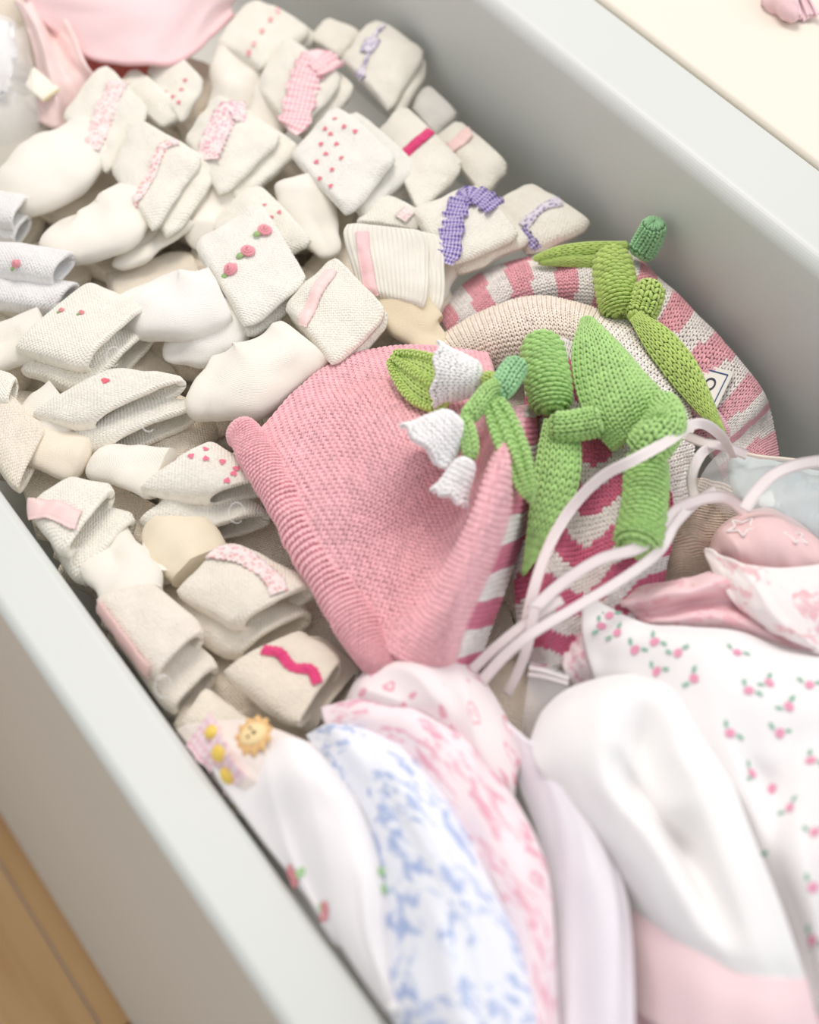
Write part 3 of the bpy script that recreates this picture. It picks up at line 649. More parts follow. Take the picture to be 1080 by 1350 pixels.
def stem(th, path, r, z, col, name='stem', nc=11, nr=None, flat_=1., purl=True, parent=None, toe=(.12, .12)):
    pts = [(p[0], p[1], zz) for p, zz in zip(path, z)]; P = WL(pts); L = np.linalg.norm(np.diff(P, axis=0), axis=1).sum()
    rr = np.broadcast_to(np.array(r, float)*.01, (len(pts),)); S = Tube(P, rr, rr*flat_, up=nrm(CAM-P[0]), toe=toe, world=True)
    nr = nr or max(4, int(L/.0027))
    return knit_part(th, name, S, nc, nr, flat(col), col, tube=True, purl=purl, parent=parent, fat=.34 if purl else .27)
def leaf(th, path, hw, z, col, nc=10, nr=None, arch=.35, bend=0., vein=False, label=None, name='leaf'):
    S = leaf_surf(path, hw, z, arch, bend); Lu, _ = S.lens(); nr = nr or int(Lu/.0044)
    o = knit_part(th, name, S, nc, nr, flat(col), col, th_=.004, label=label, fat=.29)
    if vein:
        t = np.linspace(.06, .94, 30)
        for k, vv in (('vein', .5), ('edging', .04), ('edging', .96)):
            P = S.P(t, np.full(30, vv))+S.N(t, np.full(30, vv))*.0016; mb = MB(); T = Tube(P, .0017, up=S.N(t[:1], np.array([.5]))[0], toe=(.05, .05), world=True)
            tube_mesh(mb, T, 30, 8, col); knit(mb, T, 5, 22, flat(col*1.1), fat=.3, purl=True); th.part(k, mb, yarn(), parent=o)
    return o
# --- striped hat farthest back
h4 = Thing('knitted_hat', 'pink and white striped knitted hat against the grey panel', 'hat', (830, 480, -4), HG)
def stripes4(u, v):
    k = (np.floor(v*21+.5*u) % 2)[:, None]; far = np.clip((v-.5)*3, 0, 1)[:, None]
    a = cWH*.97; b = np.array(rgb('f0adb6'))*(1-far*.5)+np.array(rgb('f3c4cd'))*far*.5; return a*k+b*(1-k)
S4 = Patch([[(572, 415, -2.5), (610, 376, -2), (660, 350, -1.5), (722, 336, -1), (782, 330, -.4), (838, 332, -.4), (894, 362, -1), (950, 408, -1.4), (1004, 462, -2), (1032, 508, -2.5), (1015, 545, -3), (1026, 606, -3.4)],
            [(582, 424, -1.6), (622, 392, -1), (668, 364, -.4), (728, 350, .2), (786, 350, 1.0), (836, 350, 1.0), (878, 382, .6), (926, 428, .2), (974, 484, -.3), (1004, 528, -.8), (996, 560, -1.8), (1008, 612, -2)],
            [(592, 440, -1.8), (636, 412, -1), (680, 388, -.3), (736, 376, .5), (788, 378, 1.4), (828, 384, 1.5), (860, 420, 1.2), (900, 466, .8), (944, 520, .3), (972, 560, -.4), (972, 585, -1), (984, 625, -1.5)],
            [(604, 460, -3), (650, 440, -2.5), (694, 420, -2), (740, 410, -1), (780, 412, 0), (812, 420, .3), (836, 452, .4), (868, 505, .2), (905, 560, -.3), (935, 590, -.9), (945, 610, -1.5), (955, 640, -2)]], wr=.0016, wf=40, seed=4)
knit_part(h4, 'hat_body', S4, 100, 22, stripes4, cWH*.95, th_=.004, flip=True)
stem(h4, [(807, 338), (810, 365), (816, 395), (820, 416)], [1.0, 1.1, 1.1, .95], [1.8, 2.4, 2.6, 2.3], cGR2*.95, nc=14)
leaf(h4, [(705, 341), (735, 335), (775, 330), (826, 325)], [.15, .45, .5, .3], [.9, 1.3, 1.7, 2.0], cGR2, nc=4, arch=.3)
leaf(h4, [(712, 347), (745, 345), (785, 345), (812, 345)], [.1, .3, .35, .2], [.9, 1.3, 1.7, 2.0], cGR2*.9, nc=4)
stem(h4, [(842, 338), (852, 322), (860, 305), (863, 292)], [.7, .75, .7, .6], [1.5, 2.2, 3.2, 4.0], cGR3*.95, 'stalk', nc=10, purl=False)
# --- cream hat lying over it
h3 = Thing('knitted_hat', 'cream knitted hat with white side and green leaf, between the two striped hats', 'hat', (800, 520, -3), HG)
def col3(u, v):
    k = np.clip((v-.42)*8, 0, 1)[:, None]; return cCREAM*(1-k)+cWH*k
S3 = Patch([[(570, 452, -1.8), (636, 412, -.6), (706, 393, .4), (780, 408, 1.4), (860, 446, 1.8), (904, 524, 1.4), (912, 612, .6), (884, 736, -.5)],
            [(576, 458, -.8), (640, 424, .6), (708, 408, 1.6), (774, 422, 2.4), (832, 468, 2.6), (874, 540, 2.3), (888, 620, 1.7), (866, 738, .5)],
            [(590, 472, -.6), (648, 448, .9), (716, 438, 1.9), (770, 446, 2.6), (816, 492, 2.8), (846, 552, 2.6), (860, 628, 2.0), (848, 736, .8)],
            [(610, 496, -1.6), (662, 486, -.4), (728, 486, .4), (768, 490, 1.), (796, 530, 1.2), (818, 580, 1.), (830, 640, .8), (826, 730, 0)]], wr=.0012, wf=30, seed=8)
knit_part(h3, 'hat_body', S3, 78, 20, col3, cCREAM*.97, th_=.004)
rim = [(838, 430, 2.2), (872, 470, 2.0), (905, 515, 1.6), (940, 556, 1.0), (956, 580, .6)]
mb = MB(); T = Tube(rim, [.003, .0045, .005, .005, .004], up=(0, 0, 1), toe=(.1, .1)); tube_mesh(mb, T, 30, 12, cLT); knit(mb, T, 9, 40, flat(cLT), fat=.3); h3.part('rolled_edge', mb, yarn())
stem(h3, [(858, 376), (854, 392), (848, 408), (842, 422)], [.75, .8, .8, .7], [3.6, 3.4, 3.0, 2.8], cGR2, 'stalk', nc=10, purl=False)
leaf(h3, [(836, 416), (866, 446), (898, 486), (926, 530), (954, 572)], [.35, .85, .95, .6, .12], [3.3, 3.3, 3.0, 2.4, 1.8], cGR2, nc=6, arch=.35)
mb = MB(); P_ = Patch([[(921, 478, .6), (968, 490, .6)], [(896, 530, 1.0), (941, 545, 1.0)]]); shell(mb, P_, 6, 6, .0006)
tagt = Thing('swing_tag', 'small white card tag with dark blue border on the striped hat', 'tag', (935, 512, .4)); cdp = tagt.part('card', mb, plain('f3efe6', .6))
mb = MB()
for a, b, c, d in ((.10, .13, .10, .90), (.87, .90, .10, .90), (.10, .90, .10, .13), (.10, .90, .87, .90)):
    u, v = np.meshgrid([a, b], [c, d], indexing='ij'); p = P_.P(u, v)+P_.N(u, v)*.0003; mb.add(p, [[0, 2, 3, 1]])
tagt.part('printed_border', mb, plain('2f4a86', .6), parent=cdp)
mb = MB(); a = np.linspace(0.3, 2*np.pi-.9, 24)
for r in (.13,):
    o_, i_ = (np.stack([.42+(r+s_)*np.cos(a), .55+(r+s_)*np.sin(a)], -1) for s_ in (.025, -.025))
    u = np.concatenate([o_[:, 0], i_[:, 0]]); v = np.concatenate([o_[:, 1], i_[:, 1]]); k = np.arange(23)
    mb.add(P_.P(u, v)+P_.N(u, v)*.0003, np.stack([k, k+1, k+25, k+24], -1))
tagt.part('printed_letter', mb, plain('3a3a44', .6), parent=cdp)
# --- raspberry striped hat
h2 = Thing('knitted_hat', 'raspberry and cream striped knitted hat topped by big green stem and leaves', 'hat', (790, 690, -3), HG)
def stripes2(u, v):
    k = (np.sin((u*6.2+.42*np.sin(v*7.5+.6))*2*np.pi*.92) > -.05)[:, None]; return cDEEP*k+cWH*.92*(1-k)
S2 = Patch([[(690, 450, 1.5), (720, 445, 2.5), (752, 450, 3.0), (790, 480, 3.0), (830, 520, 2.6)],
            [(694, 560, 1.5), (730, 555, 3.2), (770, 560, 3.0), (815, 565, 3.4), (866, 565, 2.2)],
            [(688, 650, .8), (732, 640, 3.2), (774, 640, 2.4), (822, 635, 3.4), (882, 632, 1.8)],
            [(680, 740, .4), (724, 730, 2.8), (768, 725, 1.8), (818, 710, 3.2), (886, 700, 1.2)],
            [(684, 820, 0), (720, 815, 2.2), (766, 795, 1.4), (814, 770, 2.6), (876, 750, .8)],
            [(700, 880, -.8), (728, 880, .8), (776, 858, .4), (826, 825, 1.2), (870, 795, 0)]], wr=.0014, wf=45, seed=12)
knit_part(h2, 'hat_body', S2, 38, 62, stripes2, cWH*.9, th_=.004)
stem(h2, [(714, 452), (718, 480), (724, 512), (728, 542)], [1.05, 1.12, 1.12, .95], [4.6, 5.2, 5.4, 5.0], cGR, nc=14)
leaf(h2, [(737, 552), (738, 590), (732, 640), (715, 695), (691, 755)], [.8, 1.15, 1.2, .8, .12], [5.0, 4.9, 4.4, 3.6, 2.6], cGR, nc=7, arch=.45)
stem(h2, [(726, 563), (750, 562), (775, 558), (792, 554)], [.7, .72, .75, .7], [5.6, 5.8, 6.0, 6.2], cGR*1.02, 'stalk', nc=11, purl=False)
SB = Patch([[(766, 420, 4.4), (772, 416, 4.7), (780, 418, 4.7), (786, 424, 4.4)],
            [(756, 462, 5.0), (782, 455, 5.8), (808, 452, 5.8), (822, 462, 5.0)],
            [(760, 510, 5.2), (790, 502, 6.2), (826, 492, 6.4), (848, 494, 5.6)],
            [(780, 560, 5.2), (806, 548, 6.3), (842, 528, 6.6), (872, 524, 5.6)],
            [(806, 592, 4.8), (826, 578, 5.6), (850, 562, 5.8), (876, 556, 5.2)]])
knit_part(h2, 'broad_leaf', SB, 11, 26, flat(cGR), cGR, th_=.004, fat=.29)
stem(h2, [(870, 528), (878, 556), (862, 580), (846, 600)], [.8, .95, 1.05, 1.0], [5.8, 6.2, 6.4, 5.8], cGR*1.04, 'curled_leaf', nc=12, purl=False)
mb = MB(); a = np.linspace(0, 5.2, 26); c0 = Wp(866, 562, 7.0); P = c0+np.outer(np.cos(a)*.006*(1-a/11), R[:, 0])+np.outer(np.sin(a)*.008*(1-a/11), R[:, 1])
T = Tube(P, .0032, up=R[:, 2], world=True, toe=(.08, .08)); tube_mesh(mb, T, 26, 10, cGR); knit(mb, T, 8, 22, flat(cGR), purl=True, fat=.33); h2.part('leaf_curl', mb, yarn())
stem(h2, [(850, 596), (852, 630), (850, 665), (844, 700), (838, 724)], [1.0, 1.05, 1.05, 1.1, 1.1], [5.4, 5.2, 5.0, 4.8, 4.7], cGR, nc=14)
# --- solid pink hat with snowdrops, nearest
h1 = Thing('knitted_hat', 'solid pink knitted hat with rolled brim, white bell flowers and green leaves', 'hat', (500, 680, -2), HG)
def col1(u, v):
    s_ = np.clip((v-.845)*40, 0, 1)[:, None]; k = (np.sin(u*2*np.pi*4.6+.4) > 0)[:, None]
    st = np.array(rgb('e07e98'))*k+cWH*(1-k); return cPINK*(1-s_)+st*s_
S1 = Patch([[(338, 572, 1.2), (352, 606, 2.0), (378, 650, 2.6), (412, 706, 3.0), (450, 770, 2.8), (496, 846, 2.4), (566, 884, 2.8), (600, 892, 1.8), (628, 884, .6)],
            [(400, 508, .8), (412, 545, 2.2), (440, 590, 3.4), (474, 650, 4.4), (516, 725, 3.0), (552, 800, 2.8), (585, 824, 5.6), (616, 830, 3.2), (648, 822, 1.0)],
            [(456, 470, .6), (468, 508, 2.0), (496, 556, 4.4), (526, 616, 5.4), (560, 688, 3.2), (588, 744, 3.4), (612, 756, 7.2), (644, 760, 4.0), (674, 748, 1.4)],
            [(522, 456, .6), (536, 490, 1.8), (556, 536, 4.2), (582, 586, 5.6), (606, 640, 3.8), (620, 676, 4.0), (636, 684, 8.0), (670, 690, 4.8), (696, 676, 1.8)],
            [(584, 460, .6), (596, 488, 2.0), (614, 520, 3.8), (630, 550, 5.0), (644, 580, 4.4), (650, 600, 5.0), (660, 606, 7.8), (688, 610, 5.2), (708, 600, 2.2)],
            [(644, 468, .4), (650, 490, 1.8), (656, 510, 3.2), (662, 524, 4.4), (664, 534, 4.6), (668, 540, 5.4), (672, 540, 6.0), (694, 536, 4.4), (712, 530, 2.0)]], wr=.0016, wf=35, seed=21)
knit_part(h1, 'hat_body', S1, 84, 46, col1, cPINK*.98, th_=.004, fat=.27, lift=.02)
brim = [(306, 582, .8), (324, 574, 1.8), (346, 612, 2.0), (384, 676, 2.2), (440, 774, 2.2), (484, 850, 2.0), (508, 892, 1.4)]
TB = Tube(brim, [.006, .0095, .0105, .011, .011, .011, .009], [.005, .008, .0085, .009, .009, .009, .008], up=(0, 0, 1), toe=(.06, .04), wr=.0014, wf=60)
knit_part(h1, 'rolled_brim', TB, 26, 84, flat(cPINK*1.02), cPINK, tube=True, purl=True, fat=.34)
leaf(h1, [(516, 470), (536, 484), (562, 502), (592, 520)], [.12, .95, 1.45, 1.2], [3.0, 4.4, 5.6, 6.0], cGR2, nc=8, arch=.15, vein=True)
bell(h1, (637, 500), (574, 494), .75, 1.75, (6.6, 6.5), cWHITE, nc=26, nr=9, label='white bell flower beside the lime leaf')
bell(h1, (606, 550), (560, 594), .7, 1.75, (8.0, 6.9), cWHITE, nc=26, nr=9, label='white bell flower facing lower left')
bell(h1, (618, 604), (592, 658), .45, .95, (7.6, 6.3), cWHITE*.97, nc=16, nr=8, label='small bell flower half under the fold')
stem(h1, [(684, 478), (674, 492), (664, 508), (654, 520)], [.55, .6, .58, .5], [7.2, 7.2, 7.2, 7.2], cGR3*1.05, 'stalk', nc=9, purl=False)
stem(h1, [(660, 508), (645, 516), (630, 534), (614, 554)], [.42, .42, .42, .4], [7.4, 7.4, 7.5, 7.5], cGR, 'stalk', nc=8, purl=False)
stem(h1, [(610, 552), (616, 570), (620, 588), (620, 606)], [.35, .38, .36, .3], [7.6, 7.5, 7.3, 7.0], cGR, 'stalk', nc=7, purl=False)
stem(h1, [(640, 498), (650, 502), (660, 506)], [.35, .35, .35], [6.8, 7.0, 7.2], cGR2, 'stalk', nc=7, purl=False)
leaf(h1, [(648, 524), (662, 556), (678, 596), (690, 630), (700, 660)], [.35, .62, .66, .45, .1], [7.2, 7.4, 7.2, 6.6, 5.8], cGR, nc=4, arch=.12, vein=True)
# --- beige hat glimpsed under the ribbons
hb = Thing('knitted_hat', 'beige knitted hat glimpsed under the satin ribbons', 'hat', (905, 700, -3), HG)
SBg = Patch([[(880, 640, -1.6), (910, 632, -.6), (945, 640, -.8), (985, 650, -1.6)], [(868, 690, -.6), (905, 680, .8), (940, 684, .6), (980, 690, -1)], [(860, 740, -.6), (895, 732, .8), (930, 728, .4), (968, 720, -1.2)], [(850, 790, -1.6), (890, 778, -.8), (930, 768, -1), (960, 755, -2)]], wr=.003, wf=60, seed=3)
knit_part(hb, 'hat_body', SBg, 40, 40, flat(cBEIGE), cBEIGE, purl=True, fat=.36)
#==RIBBONS
def ribbon(label, pts, wd=.6, tw=None, c='f4e8e6'):
    C_ = Curve3(WL([p[:3] for p in pts])); n = 60; u = np.linspace(0, 1, n); P = C_(u); t = nrm(np.gradient(P, axis=0)); vd = nrm(CAM-P)
    if tw is None: tw = [0]*len(pts)
    an = np.radians(np.interp(u, np.linspace(0, 1, len(pts)), tw)); s0 = nrm(np.cross(t, vd)); n0 = np.cross(s0, t)
    n0 = n0*np.sign((n0*vd).sum(-1, keepdims=True)); s_ = s0*np.cos(an)[:, None]+n0*np.sin(an)[:, None]; nn = np.cross(s_, t); nn = nn*np.sign((nn*vd).sum(-1, keepdims=True)+1e-9)
    mb = MB(); strip(mb, P, s_, nn, wd*.01, .0004, na=5)
    me = mb.mesh('satin_ribbon'); th = P.mean(0)
    co = np.empty(len(me.vertices)*3, np.float32); me.vertices.foreach_get('co', co); me.vertices.foreach_set('co', (co.reshape(-1, 3)-th).astype(np.float32).ravel())
    me.update(); me.materials.append(satin(c)); o = bpy.data.objects.new('satin_ribbon', me); COL.objects.link(o); o.location = th
    o['label'] = label; o['category'] = 'ribbon'; o['group'] = 'loose satin ribbons over the hats'
ribbon('satin ribbon arching from the green stem down to the hat edge', [(968, 604, 2), (950, 574, 3.2), (920, 558, 5.0), (880, 582, 7.6), (836, 606, 8.0), (792, 630, 7.0), (752, 672, 5.6), (722, 724, 4.6), (702, 785, 3.6), (690, 850, 2.4)], .62, [60, 20, -10, -20, 10, 20, 10, -10, 0, 10])
ribbon('satin ribbon looping below the hanging green stem', [(700, 806, 3.8), (740, 770, 4.2), (790, 738, 4.8), (842, 722, 5.2), (872, 696, 5.0), (900, 668, 4.2), (955, 656, 3.0), (1000, 692, .5)], .68, [10, 10, 20, 10, -30, -20, 10, 40])
ribbon('longest satin ribbon crossing the raspberry stripes to the bottom', [(634, 900, 1.6), (664, 866, 3.0), (700, 836, 4.0), (760, 800, 4.4), (820, 764, 4.6), (868, 728, 4.8), (892, 690, 4.4), (914, 666, 3.4), (945, 645, .8)], .6, [0, 0, 10, 20, 10, -10, -30, 0, 0])
ribbon('upright satin ribbon loop beside the blue package', [(944, 586, 2), (924, 600, 2.8), (912, 630, 3), (918, 664, 3.4)], .62, [40, 10, -10, 10])
ribbon('satin ribbon end running off the right edge over the blue package', [(982, 672, 3.6), (996, 650, 4), (1020, 626, 4.4), (1055, 612, 4.4), (1100, 606, 4)], .72, [10, 20, 10, 0, 0])
ribbon('short satin ribbon tail under the pink hat stripes', [(622, 884, 1.8), (660, 848, 2.8), (706, 812, 3.5), (742, 790, 3.8)], .55, [0, 10, 0, 0])
ribbon('satin ribbon tail dropping into the gap by the clear bag', [(668, 916, .4), (684, 884, 1.6), (696, 850, 2.8), (706, 800, 4.0)], .55, [20, 10, 0, 0])
ribbon('faint satin ribbon behind the arching one', [(905, 575, 2.4), (930, 584, 2.6), (955, 588, 2.4), (985, 600, 1.6)], .6, [0, 20, 20, 10])
#==CLOTH
# ================================================================== bonnets, bibs and bags
BG = 'cotton bonnets piled at the near end'
_fs = 0
def fabric(name, label, cat, rows, mat, th=.003, n=(56, 56), wr=.0018, wf=22, seed=1, part='fabric', group=None, hem=(), hemr=.0022, hemmat=None, fold=(.0035, 1.5, 4.)):
    global _fs
    _fs += 3; S = Patch(rows, wr=wr, wf=wf, seed=seed+_fs, fold=fold); c = S.P(np.array(.5), np.array(.5)); th_ = Thing(name, label, cat, (c[0], c[1], c[2]-.03), group)
    mb = MB(); shell(mb, S, n[0], n[1], th); o = th_.part(part, mb, mat)
    for side in hem:
        t = np.linspace(0, 1, 70); z = np.zeros(70)
        u, v = {'t': (z, t), 'b': (z+1, t), 'l': (t, z), 'r': (t, z+1)}[side]
        P = S.P(u, v)-S.N(u, v)*(th/2); mb = MB(); tube_mesh(mb, Tube(P, hemr, up=(0, 0, 1), world=True), 70, 10); th_.part('binding', mb, hemmat or mat, parent=o)
    return th_, S, o
# pink bib, far left
_, Sbib, _ = fabric('baby_bib', 'pale pink bib with bound hem at the far end of the drawer', 'bib',
    [[(20, -70, 2), (110, -90, 3), (200, -100, 3.5), (290, -90, 3), (360, -60, 2)], [(26, -20, 2), (110, -15, 3.2), (200, -25, 3.6), (275, -30, 3), (335, -25, 1.5)],
     [(44, 15, 1.5), (110, 20, 2.4), (190, 15, 3.2), (256, 5, 2.6), (318, -5, 1)], [(84, 46, 1.2), (120, 52, 1.6), (180, 50, 2.4), (246, 40, 2.0), (306, 6, .8)],
     [(96, 62, .9), (138, 78, 1.2), (190, 82, 1.6), (248, 68, 1.3), (306, 18, .6)]], cloth('f8dadb'), th=.004, wr=.004, wf=18, hem=('b',), hemmat=cloth('f3c6c8'))
fabric('ruffled_cloth', 'pink ruffled cloth bunched under the bib beside the clear bag', 'cloth',
    [[(18, 0, 1.4), (34, 10, 2.0), (52, 6, 1.2), (78, 20, 1.6)], [(34, 30, 1.4), (50, 40, 2.2), (66, 40, .8), (96, 50, 1.6)], [(46, 70, .8), (62, 80, 1.6), (78, 78, .4), (112, 90, .9)], [(50, 110, 0), (72, 118, .8), (92, 112, 0), (128, 108, .2)], [(50, 160, -1), (76, 165, -.6), (100, 150, -1), (130, 130, -1)]], cloth('f8dcd8'), wr=.004, wf=45)
fabric('red_cloth', 'coral red cloth glimpsed under the bib hem', 'cloth', [[(100, 62, -.6), (150, 72, -.4), (210, 68, -.8)], [(105, 90, -1), (150, 95, -.8), (205, 95, -1.2)], [(110, 130, -1.6), (150, 130, -1.4), (200, 125, -1.8)]], cloth('dd7f78'))
# clear bag with a white garment, far left edge
bag = Thing('clear_bag', 'clear plastic bag with white garment at the upper left edge', 'bag', (10, 120, -2))
S = Patch([[(-60, 0, 1.2), (-20, 10, 2.2), (12, 22, 2.6), (34, 40, 1.2)], [(-60, 70, 1.8), (-20, 70, 3), (20, 80, 3.2), (46, 100, 1.2)], [(-60, 140, 1.0), (-20, 145, 1.8), (20, 145, 1.6), (50, 140, .2)], [(-60, 190, -1), (-20, 195, -.6), (20, 190, -.8), (56, 165, -1.2)]], wr=.002)
mb = MB(); shell(mb, S, 30, 30, .0004); bag.part('film', mb, film())
fabric('white_garment', 'folded white garment inside the clear bag', 'garment', [[(-60, 20, .6), (-20, 30, 1.2), (8, 30, 1.4), (16, 44, .4)], [(-60, 70, .8), (-20, 72, 1.6), (10, 72, 1.6), (18, 90, .2)], [(-60, 120, -.2), (-20, 122, .4), (4, 120, .3), (10, 122, -.6)]], cloth('f6f5f4'), th=.006)
fabric('shade_sheet', 'soft grey beige sheet coloured as the shade under the clear bag', 'cloth', [[(-60, 110, -1.2), (0, 120, -.6), (60, 130, -1)], [(-60, 160, -1.2), (0, 165, -.8), (64, 160, -1.2)], [(-60, 230, -2.5), (0, 230, -2.2), (60, 200, -2.2)]], cloth('ded8cc'))  # sheet whose grey-beige colour stands for the shading below the bag
cdt = Thing('gift_card', 'small cream card with gold edge by the clear bag', 'card', (62, 112, -.2)); S = Patch([[(44, 88, 1.4), (80, 118, 1.0)], [(34, 112, 1.4), (58, 134, .6)]]); mb = MB(); shell(mb, S, 6, 6, .0008); cc = cdt.part('card', mb, plain('f5eedd', .6))
t = np.linspace(0, 1, 12); mb = MB(); P = S.P(t, t*0+.97)+S.N(t, t*0+.97)*.0004; strip(mb, P, nrm(np.cross(S.N(t, t*0+.97), np.gradient(P, axis=0))), S.N(t, t*0+.97), .0012, .0003); cdt.part('gold_edge', mb, plain('d9bd7a', .4), parent=cc)
# blue package at right
pk = Thing('clear_package', 'clear package holding pale blue cloth at the right edge', 'package', (1040, 640, -1))
S = Patch([[(955, 590, .2), (1000, 600, .6), (1050, 606, .8), (1110, 620, .6)], [(930, 620, .4), (985, 634, 1.6), (1045, 644, 2.0), (1110, 652, 1.6)], [(918, 650, .2), (975, 672, 1.4), (1040, 690, 1.8), (1110, 694, 1.4)], [(930, 672, -.6), (985, 700, 0), (1045, 720, .4), (1110, 730, 0)]], wr=.0015)
mb = MB(); shell(mb, S, 30, 30, .0005); pk.part('film', mb, film())
t = np.linspace(0, 1, 30); mb = MB(); tube_mesh(mb, Tube(S.P(t*0, t), .0012, world=True), 30, 8); pk.part('sealed_edge', mb, plain('f1e4d8', .4))
fabric('blue_cloth', 'pale blue folded cloth inside the clear package', 'cloth', [[(968, 596, -.6), (1010, 604, -.2), (1060, 612, 0), (1110, 625, 0)], [(966, 620, -.4), (1010, 634, .4), (1056, 642, .6), (1110, 650, .4)], [(978, 650, -.4), (1016, 668, .2), (1056, 680, .4), (1110, 690, .2)], [(1000, 690, -1.6), (1030, 705, -1.2), (1060, 715, -1), (1110, 720, -1)]], toile('c6d5d8', 'a9bfc8', 14., .8), th=.006)
# right-hand bonnets
fabric('baby_bonnet', 'plain pink bonnet with white star outlines below the blue package', 'bonnet',
    [[(932, 728, 0), (944, 700, .8), (972, 680, .8), (1010, 670, .4), (1052, 688, .2), (1090, 714, 0)], [(936, 728, 1.4), (950, 706, 2.4), (980, 692, 2.8), (1014, 686, 2.6), (1054, 702, 2.2), (1095, 724, 1.8)], [(944, 732, 1.8), (962, 722, 3.0), (990, 714, 3.4), (1022, 712, 3.3), (1060, 724, 2.8), (1100, 740, 2.4)], [(958, 745, 1.2), (976, 746, 2.2), (1000, 746, 2.6), (1030, 746, 2.6), (1064, 752, 2.2), (1105, 760, 1.6)], [(968, 768, 0), (984, 770, .6), (1006, 774, 1), (1036, 776, 1), (1066, 780, .8), (1105, 785, .4)]],
    cloth('f0cbcb'), group=BG, wr=.001)
Sst = Patch([[(936, 728, 1.4), (950, 706, 2.4), (980, 692, 2.8), (1014, 686, 2.6), (1054, 702, 2.2), (1095, 724, 1.8)], [(944, 732, 1.8), (962, 722, 3.0), (990, 714, 3.4), (1022, 712, 3.3), (1060, 724, 2.8), (1100, 740, 2.4)]])
bst = bpy.data.objects['baby_bonnet']
mb = MB()
for (x, y, r_) in ((980, 700, .0095), (1046, 712, .008)):
    u0, v0 = Sst.uv_of(x, y); c = Sst.P(np.array(u0), np.array(v0)); n = Sst.N(np.array(u0), np.array(v0)); t_ = nrm(np.cross(n, [0, 0, 1.])); b_ = np.cross(n, t_)
    a = np.arange(11)*np.pi/5+.3; rr = np.where(np.arange(11) % 2 == 0, r_, r_*.45)
    P = np.concatenate([c+n*.0028+np.outer(rr*np.cos(a), t_)+np.outer(rr*np.sin(a), b_)]); P = np.array([P[int(k)]*(1-k % 1)+P[min(int(k)+1, 10)]*(k % 1) for k in np.linspace(0, 10, 81)])
    tube_mesh(mb, Tube(P, .0006, up=n, world=True), 81, 6)
mst = mb.mesh('star_print'); co = np.empty(len(mst.vertices)*3, np.float32); mst.vertices.foreach_get('co', co); mst.vertices.foreach_set('co', (co.reshape(-1, 3)-np.array(bst.location)).astype(np.float32).ravel())
mst.update(); mst.materials.append(cloth('fbf1f0')); so = bpy.data.objects.new('star_print', mst); COL.objects.link(so); so.parent = bst
fabric('baby_bonnet', 'pink bonnet with rose print and deep folds behind the rosebud one', 'bonnet',
    [[(815, 790, 1.6), (850, 772, 2.0), (900, 764, 2.2), (940, 752, 2.2), (990, 750, 2), (1060, 760, 1.4)], [(822, 800, 2.2), (860, 788, 3.0), (905, 782, 3.4), (946, 770, 3.2), (1000, 772, 2.6), (1062, 790, 1.8)], [(838, 812, 1.4), (874, 806, 1.8), (912, 798, 1.6), (960, 795, 2.0), (1010, 806, 1.8), (1066, 830, 1.4)], [(858, 822, 2.0), (890, 818, 2.6), (930, 814, 2.6), (976, 820, 2.6), (1022, 838, 2.2), (1070, 858, 1.6)], [(880, 836, .8), (910, 840, 1.0), (946, 840, 1.0), (990, 848, 1.0), (1030, 860, .8), (1074, 875, .4)]],
    toile('f3cfd3', 'd86f80', 22., .4), group=BG, wr=.001)
fabric('baby_bib', 'white floral bib with pale piping over the pink bonnets at the right edge', 'bib',
    [[(928, 726, 2.2), (970, 742, 3.4), (1020, 748, 3.8), (1100, 742, 3.4)], [(940, 752, 2.6), (986, 772, 3.8), (1034, 784, 4.2), (1100, 786, 3.8)], [(962, 790, 2.6), (1000, 806, 3.6), (1044, 818, 4.0), (1100, 826, 3.6)], [(990, 815, 2.2), (1022, 834, 2.8), (1058, 850, 3.2), (1100, 866, 2.8)]],
    toile('f4ebe9', 'e28e9c', 24., .6), hem=('l', 't', 'b'), hemr=.0016, hemmat=cloth('f3e6e4'), wr=.001)
RB, Srb, orb = fabric('baby_bonnet', 'white bonnet printed with tiny pink rosebuds at the right', 'bonnet',
    [[(772, 786, 2.6), (800, 800, 2.4), (850, 822, 2.6), (910, 826, 2.6), (980, 834, 2.4), (1040, 852, 2.4), (1100, 866, 2.4)], [(768, 830, 2.2), (800, 842, 2.6), (846, 838, 3.4), (910, 846, 4.0), (984, 862, 4.2), (1040, 880, 4.0), (1100, 890, 3.8)], [(780, 880, 1.8), (812, 880, 2.2), (856, 878, 3.2), (920, 890, 4.4), (990, 920, 4.8), (1044, 930, 4.4), (1100, 936, 4.2)],
     [(800, 930, 1.0), (840, 930, 2.0), (890, 940, 3.2), (946, 960, 4.4), (1004, 990, 4.2), (1050, 980, 4.0), (1100, 975, 4.4)], [(850, 1000, 1.0), (900, 1010, 2.0), (940, 1020, 3.2), (984, 1036, 4.2), (1020, 1042, 3.4), (1056, 1030, 4.4), (1100, 1020, 5.0)], [(900, 1100, 1.0), (940, 1110, 2.0), (980, 1110, 3.2), (1010, 1120, 3.8), (1036, 1126, 4.6), (1064, 1126, 5.2), (1100, 1120, 5.4)],
     [(950, 1210, .6), (985, 1210, 1.4), (1016, 1210, 2.4), (1040, 1216, 3.2), (1060, 1224, 3.8), (1080, 1230, 4.2), (1100, 1230, 4.4)], [(990, 1330, 0), (1020, 1330, .6), (1044, 1330, 1.2), (1062, 1330, 1.8), (1080, 1330, 2.2), (1090, 1330, 2.4), (1100, 1330, 2.6)]], cloth('f7f4f4'), n=(80, 70), group=BG, wr=.0016)
